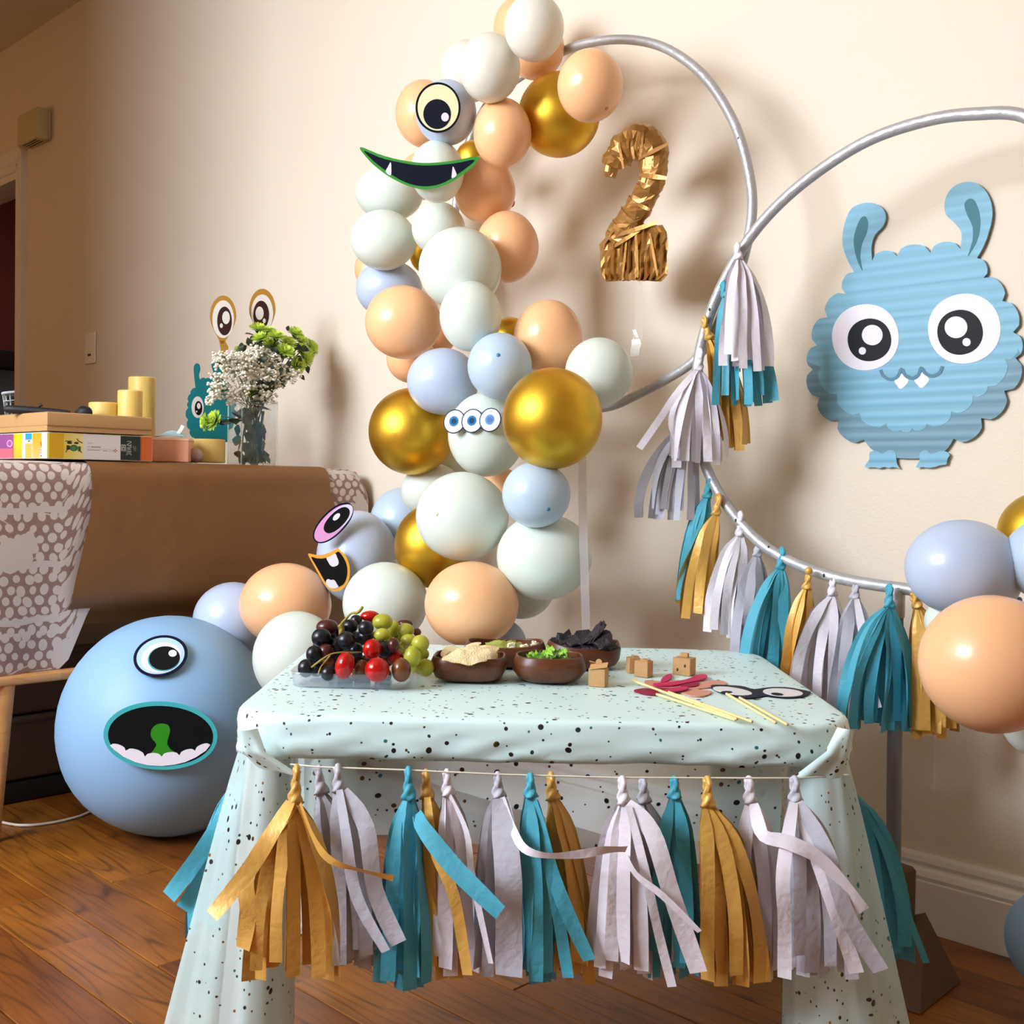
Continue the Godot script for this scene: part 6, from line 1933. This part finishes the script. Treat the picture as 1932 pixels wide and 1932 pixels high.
func build_flowers(va: Node3D) -> void:
	var s := Vector2(340, 520)
	var q := 5.22
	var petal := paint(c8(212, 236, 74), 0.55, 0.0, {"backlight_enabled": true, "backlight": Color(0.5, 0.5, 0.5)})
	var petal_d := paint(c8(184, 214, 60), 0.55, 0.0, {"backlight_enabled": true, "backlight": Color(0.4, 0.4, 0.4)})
	var green := paint(c8(24, 44, 16), 0.5, 0.0, {"backlight_enabled": true, "backlight": Color(0.3, 0.3, 0.3)})
	var stemm := paint(c8(58, 76, 34), 0.6)
	rng.seed = 19
	var mouth := va.position + Vector3(0.0, 0.12, 0.0)
	var labels := ["topmost green chrysanthemum, in front of the right gold eye", "green chrysanthemum just below the topmost one", "green chrysanthemum in the middle of the bouquet's upper row", "green chrysanthemum at the bouquet's top right", "green chrysanthemum at the bouquet's far right", "green chrysanthemum at the lower right of the bouquet", "green chrysanthemum seen from below at the bouquet's lower right", "green chrysanthemum right of the white sprays", "lower left green chrysanthemum drooping before the vase", "green chrysanthemum drooping left, before the teal monster", "green chrysanthemum behind the white sprays' upper left", "green chrysanthemum tucked under the middle of the upper row", "green chrysanthemum between the top right and far right ones", "green chrysanthemum low in the middle of the white sprays", "green chrysanthemum behind the topmost one, to its right", "green chrysanthemum in the centre of the bouquet's right half", "green chrysanthemum just left of the far right one", "green chrysanthemum between the far right and the lower right ones"]
	var heads := [[770, 535, 82, 1.84, 0.3, 0.9], [790, 625, 80, 1.80, -0.1, 0.7], [945, 610, 84, 1.80, 0.2, 0.8], [1130, 575, 80, 1.86, 0.5, 0.8], [1285, 710, 78, 1.90, 1.1, 0.3], [1225, 820, 82, 1.84, 0.9, 0.2], [1150, 880, 84, 1.80, 0.6, -0.1], [1030, 750, 86, 1.78, 0.4, 0.5], [345, 1430, 96, 1.76, -0.4, 0.1], [258, 1440, 80, 1.78, -0.9, -0.1], [600, 735, 70, 1.88, -0.4, 0.7], [900, 690, 78, 1.82, 0.1, 0.4], [1190, 650, 70, 1.90, 0.5, 0.6], [690, 1160, 56, 1.80, -0.1, 0.4], [870, 560, 74, 1.86, 0.1, 0.8], [1060, 670, 78, 1.80, 0.3, 0.5], [1190, 740, 74, 1.84, 0.7, 0.3], [1255, 780, 70, 1.87, 1.0, 0.0]]
	for i in heads.size():
		var h: Array = heads[i]
		var c := on_u(s.x + h[0] / q, s.y + h[1] / q, h[3])
		var r: float = h[2] * 1.18 / q * depth_of(c) / F
		var up := (Vector3(h[4], h[5], 0.0) + Vector3(0, 0.1, 0.45)).normalized()
		var o := thing("chrysanthemum", labels[i], "flower", c, "green chrysanthemums in the vase")
		var bx := up.cross(Vector3.RIGHT if absf(up.x) < 0.8 else Vector3.UP).normalized()
		var bs := Basis(bx, up, bx.cross(up))
		for ring in 3:
			var n: int = [40, 34, 26][ring]
			var m := MB.new()
			for p in n:
				var a := TAU * (p + 0.5 * ring) / n + rng.randf_range(-0.06, 0.06)
				var tilt: float = [0.12, 0.55, 1.0][ring] + rng.randf_range(-0.1, 0.1)
				var ln: float = r * [1.0, 0.86, 0.62][ring] * rng.randf_range(0.9, 1.06)
				var d := Vector3(cos(a) * cos(tilt), sin(tilt), sin(a) * cos(tilt))
				var sd := Vector3(-sin(a), 0, cos(a)) * r * 0.082
				var f := m.v.size()
				for w in [[0.12, 0.5], [0.55, 1.0], [0.9, 0.8], [1.0, 0.2]]:
					var pt: Vector3 = d * ln * w[0] + Vector3(0, r * 0.10 * w[0] * w[0], 0)
					m.add(bs * (pt - sd * w[1]))
					m.add(bs * (pt + Vector3(0, -r * 0.03, 0)))
					m.add(bs * (pt + sd * w[1]))
				for w in 3:
					for j in 2:
						var b := f + w * 3 + j
						m.quad(b, b + 1, b + 4, b + 3)
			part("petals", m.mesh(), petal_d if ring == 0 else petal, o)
		part("calyx", ball(bs * Vector3(0, -r * 0.08, 0), Vector3.ONE * r * 0.3, null, 10, 8).mesh(), green, o)
		var target := mouth + Vector3(rng.randf_range(-0.02, 0.02), 0.02, rng.randf_range(-0.02, 0.02))
		var foot := va.position + Vector3(rng.randf_range(-0.028, 0.028), 0.014, rng.randf_range(-0.028, 0.028))
		var line := [Vector3.ZERO, (target - c) * 0.45 - up * r * 0.8, target - c, foot - c]
		part("stem", tube(spline(line, 5, false), 0.0017, 7).mesh(), stemm, o)
		for lf in 4:
			var base: Vector3 = ((target - c) * (0.02 + 0.17 * lf)) - up * r * 0.5
			var ld := Vector3(rng.randf_range(-1, 1), rng.randf_range(-0.3, 0.5), rng.randf_range(-0.5, 1)).normalized()
			var side := ld.cross(Vector3(0.2, 1, 0.3)).normalized()
			var lm := MB.new()
			var pts3 := []
			var sds := []
			for w in 7:
				var tt := w / 6.0
				pts3.append(base + ld * 0.045 * tt + Vector3(0, -0.012 * tt * tt, 0))
				sds.append(side * 0.014 * sin(PI * pow(tt, 0.8)) * (1.0 + 0.3 * sin(tt * 20.0)) + side * 0.0004)
			part("leaf", ribbon(pts3, sds, lm, 0.002).mesh(), green, o)
	# foliage inside the glass
	var fol := thing("leafy_stems", "dark green leaves and stems crowded inside the glass vase", "foliage", va.position)
	fol.basis = va.basis
	var finv := fol.transform.affine_inverse()
	for lf in [[690, 640, -0.6, 80, 1.83], [655, 690, 2.45, 140, 1.84], [600, 660, 1.3, 90, 1.84], [1055, 545, -1.2, 60, 1.86], [1110, 690, 0.3, 120, 1.83], [1190, 700, 0.5, 110, 1.83], [1260, 800, 1.0, 80, 1.85], [1255, 890, 1.4, 90, 1.83], [1195, 980, 1.0, 70, 1.82], [885, 870, 0.9, 80, 1.77], [1000, 900, 1.6, 90, 1.77], [905, 720, 0.4, 90, 1.79], [1150, 790, 0.8, 90, 1.80], [830, 760, 1.5, 110, 1.78], [930, 1030, 2.2, 90, 1.79], [980, 1080, 0.2, 70, 1.80], [700, 700, -1.9, 100, 1.82], [310, 1390, 1.0, 60, 1.765], [390, 1440, 0.6, 60, 1.765]]:
		var p0 := on_u(s.x + lf[0] / q, s.y + lf[1] / q, lf[4])
		var dl := view * Vector3(cos(lf[2]), -sin(lf[2]), 0.25)
		var sl := view * Vector3(sin(lf[2]), cos(lf[2]), 0.35)
		var px3 := []
		var sx3 := []
		for w in 9:
			var tt := w / 8.0
			px3.append(finv * (p0 + dl * lf[3] / q * 2.75 / F * tt + view.z * 0.006 * sin(tt * PI)))
			sx3.append(finv.basis * (sl * (lf[3] / q * 2.75 / F * 0.30 * sin(PI * pow(tt, 0.75)) * (1.0 + 0.18 * sin(tt * 26.0)) + 0.0003)))
		part("leaf", ribbon(px3, sx3, null, 0.002).mesh(), green, fol)
	for i in 46:
		var base := Vector3(rng.randf_range(-0.04, 0.03), rng.randf_range(0.02, 0.14), rng.randf_range(-0.035, 0.035))
		var ld := Vector3(rng.randf_range(-1, 1) - 0.2, rng.randf_range(-0.4, 0.9), rng.randf_range(-1, 1)).normalized()
		var tip := base + ld * 0.03
		tip.x = clampf(tip.x, -0.042, 0.042)
		tip.z = clampf(tip.z, -0.038, 0.038)
		var side := ld.cross(Vector3(rng.randf(), 0.2, 1)).normalized()
		var pts3 := []
		var sds := []
		for w in 7:
			var tt := w / 6.0
			pts3.append(base.lerp(tip, tt))
			sds.append(side * (0.016 * sin(PI * pow(tt, 0.8)) + 0.0004))
		part("leaf", ribbon(pts3, sds, null, 0.003).mesh(), green, fol)
	for i in 9:
		var a := Vector3(rng.randf_range(-0.012, 0.034), 0.013, rng.randf_range(-0.03, 0.03))
		var b := Vector3(rng.randf_range(0.0, 0.03), 0.15, rng.randf_range(-0.02, 0.02))
		part("stem", tube([a, a.lerp(b, 0.5) + Vector3(0.003, 0, 0.002), b], 0.0022, 7).mesh(), stemm, fol)
	# baby's breath
	var bb := thing("babys_breath", "spray of tiny white baby's breath blossoms filling the vase's left", "flower", va.position)
	var inv := bb.transform.affine_inverse()
	var blossom := ball(Vector3.ZERO, Vector3(1, 0.8, 1), null, 8, 5)
	var all := MB.new()
	var twig := MB.new()
	var clumps := [[430, 800, 120, 60], [400, 860, 90, 70], [520, 850, 110, 90], [640, 880, 110, 80], [560, 960, 120, 80], [700, 800, 80, 90], [760, 740, 60, 60], [860, 760, 60, 50], [800, 900, 90, 70], [920, 830, 80, 60], [880, 980, 90, 60], [960, 1050, 70, 60], [380, 1040, 90, 80], [340, 1140, 70, 90], [430, 1140, 90, 80], [520, 1180, 60, 60], [660, 1050, 90, 70], [800, 1140, 80, 70], [760, 1240, 60, 40], [880, 1200, 80, 60], [480, 1240, 40, 40], [620, 1130, 70, 60], [1080, 1010, 60, 60], [1130, 960, 60, 50], [720, 960, 90, 70], [290, 1220, 40, 60], [980, 930, 70, 60], [560, 800, 80, 50]]
	for c in clumps:
		var cp := inv * on_u(s.x + c[0] / q, s.y + c[1] / q, 1.78 + rng.randf_range(-0.015, 0.03))
		var root := inv * (mouth + Vector3(rng.randf_range(-0.015, 0.015), rng.randf_range(0.02, 0.05), rng.randf_range(-0.015, 0.015)))
		tube([root, root.lerp(cp, 0.5) + Vector3(0, 0.008, 0), cp], 0.0008, 5, false, twig)
		var nb := int(c[2] * c[3] / 120.0) + 12
		for i in nb:
			var d := Vector3(rng.randf_range(-1, 1), rng.randf_range(-1, 1), rng.randf_range(-1, 1))
			var p := cp + (view * (d * Vector3(c[2], c[3], c[2]))) / q * 2.75 / F * 0.95
			var rr := rng.randf_range(0.0026, 0.0045)
			var f := all.v.size()
			for w in blossom.v.size():
				all.add(p + blossom.v[w] * rr)
			for w in blossom.k:
				all.k.append(w + f)
			if i % 3 == 0:
				tube([cp, p], 0.0005, 4, false, twig)
	var bl := part("blossoms", all.mesh(), paint(c8(246, 241, 222), 0.7, 0.0, {"backlight_enabled": true, "backlight": Color(0.3, 0.3, 0.3)}), bb)
	bl.set_meta("kind", "stuff")
	var tw := part("twigs", twig.mesh(), paint(c8(110, 118, 54), 0.7), bb)
	tw.set_meta("kind", "stuff")


func box_print() -> Array:     # the printed faces of the colourful carton
	var im := Image.create(512, 148, false, Image.FORMAT_RGBA8)
	im.fill(c8(236, 206, 70))
	var band := func(i: Image, x0: float, x1: float, c: Color): i.fill_rect(Rect2i(int(x0), 0, int(x1 - x0), i.get_height()), c)
	band.call(im, 0, 8, c8(246, 226, 60))
	band.call(im, 8, 76, c8(214, 164, 16))
	for x in range(76, 168):
		band.call(im, x, x + 1, c8(222, 192, 84).lerp(c8(232, 212, 150), (x - 76) / 92.0))
	band.call(im, 168, 350, c8(222, 214, 212))
	band.call(im, 350, 450, c8(18, 34, 30))
	for x in range(450, 512):
		band.call(im, x, x + 1, c8(206, 96, 34))
	for x in range(450, 458):
		band.call(im, x, x + 1, c8(120, 56, 36).lerp(c8(206, 96, 34), (x - 450) / 8.0))
	# drum kit
	var g := c8(40, 92, 40)
	var bk := c8(24, 28, 24)
	dab(im, 122, 84, 19, g, 1.0)
	dab(im, 122, 86, 12, c8(66, 126, 60))
	dab(im, 102, 54, 12, bk, 0.6)
	dab(im, 134, 54, 11, bk, 0.6)
	im.fill_rect(Rect2i(88, 70, 16, 26), bk)
	im.fill_rect(Rect2i(142, 74, 14, 30), g)
	line_on(im, Vector2(84, 46), Vector2(112, 44), 2.2, bk)
	line_on(im, Vector2(140, 40), Vector2(162, 52), 2.4, bk)
	line_on(im, Vector2(92, 96), Vector2(86, 110), 1.8, bk)
	line_on(im, Vector2(150, 100), Vector2(160, 110), 1.8, bk)
	line_on(im, Vector2(136, 30), Vector2(142, 34), 2.4, g)
	# the white label: a few lines of print and a small red mark
	var pr := c8(120, 108, 108)
	for r in [[190, 52, 26, 0.9], [190, 74, 10, 1.4], [206, 74, 44, 2.6], [188, 86, 124, 0.6], [188, 93, 60, 1.3], [262, 95, 22, 1.6], [290, 95, 22, 0.9]]:
		var x: float = r[0]
		while x < r[0] + r[2]:
			var e: float = minf(x + 5.0 + fmod(x * 1.7, 4.0), r[0] + r[2])
			line_on(im, Vector2(x, r[1]), Vector2(e, r[1]), r[3], pr)
			x = e + 2.2
	line_on(im, Vector2(323, 84), Vector2(323, 100), 2.6, c8(150, 20, 30))
	line_on(im, Vector2(315, 92), Vector2(331, 92), 2.6, c8(150, 20, 30))
	line_on(im, Vector2(323, 88), Vector2(323, 96), 1.0, c8(240, 220, 220))
	line_on(im, Vector2(319, 92), Vector2(327, 92), 1.0, c8(240, 220, 220))
	# the sideways lettering of the dark label
	var pale := c8(186, 190, 176)
	var glyphs := [[500, 775, 540, 748, 640, 748, 665, 795, 500, 925, 488, 960], [488, 960, 665, 960, 665, 905], [560, 1005, 640, 1003, 672, 1040, 640, 1092, 488, 1098], [482, 1178, 655, 1178], [572, 1100, 572, 1178], [480, 1265, 650, 1265, 640, 1335, 500, 1330, 480, 1345], [490, 1415, 650, 1415], [482, 1480, 482, 1420], [650, 1480, 650, 1420], [250, 960, 250, 1265, 425, 1270, 430, 950, 250, 945], [285, 985, 395, 985], [340, 985, 340, 1060], [285, 1060, 395, 1060], [290, 1100, 390, 1100, 385, 1210, 295, 1210, 290, 1100], [745, 1080, 760, 995, 830, 1000, 875, 1070, 800, 1090, 750, 1080], [800, 1090, 790, 1200, 825, 1250, 860, 1200, 845, 1100]]
	for gl in glyphs:
		for i in range(0, gl.size() - 2, 2):
			var a := Vector2(350 + (gl[i] - 215) / 835.0 * 100.0, (gl[i + 1] - 480) / 1270.0 * 148.0)
			var b := Vector2(350 + (gl[i + 2] - 215) / 835.0 * 100.0, (gl[i + 3] - 480) / 1270.0 * 148.0)
			line_on(im, a, b, 1.5 if gl[0] < 700 else 1.1, pale if gl[0] < 700 else c8(120, 124, 112))
	var side := Image.create(512, 160, false, Image.FORMAT_RGBA8)
	side.fill(c8(240, 230, 214))
	# shown right part of the side: purple, yellow, white strip, sky picture, orange, pale edge
	var u := func(px: float): return 512.0 - (92.0 - px) / 92.0 * 300.0
	for x in range(0, int(u.call(12.5))):
		band.call(side, x, x + 1, c8(146, 78, 136))
	band.call(side, u.call(12.5), u.call(15.5), c8(196, 98, 46))
	for y in 160:
		side.fill_rect(Rect2i(int(u.call(15.5)), y, int(u.call(36) - u.call(15.5)), 1), c8(250, 212, 16).lerp(c8(246, 176, 60), y / 160.0))
		side.fill_rect(Rect2i(int(u.call(43)), y, int(u.call(59) - u.call(43)), 1), c8(40, 150, 214) if y < 42 else (c8(226, 214, 180) if y < 66 else c8(236, 150, 50).lerp(c8(246, 196, 110), fmod(y * 0.13, 1.0))))
		side.fill_rect(Rect2i(int(u.call(60)), y, int(u.call(82) - u.call(60)), 1), c8(252, 160, 20).lerp(c8(244, 176, 110), y / 160.0))
	side.fill_rect(Rect2i(0, 96, int(u.call(12.5)), 64), c8(206, 104, 116))
	dab(side, u.call(4), 62, 24, c8(206, 160, 206))
	dab(side, u.call(4), 62, 17, c8(160, 92, 156))
	dab(side, u.call(52), 50, 9, c8(90, 92, 60), 0.5)
	line_on(side, Vector2(u.call(80.0), 60), Vector2(u.call(81.0), 80), 4.0, c8(200, 70, 20))
	for k in 6:
		line_on(side, Vector2(u.call(79.0 - k * 0.3), 90 + k * 9), Vector2(u.call(82.5 + k * 0.2), 90 + k * 9), 2.5, c8(226, 196, 206) if k % 2 else c8(150, 140, 190))
	dab(side, u.call(80.5), 146, 9, c8(226, 226, 240))
	dab(side, u.call(80.5), 146, 5, c8(40, 50, 120))
	return [texture(im), texture(side)]
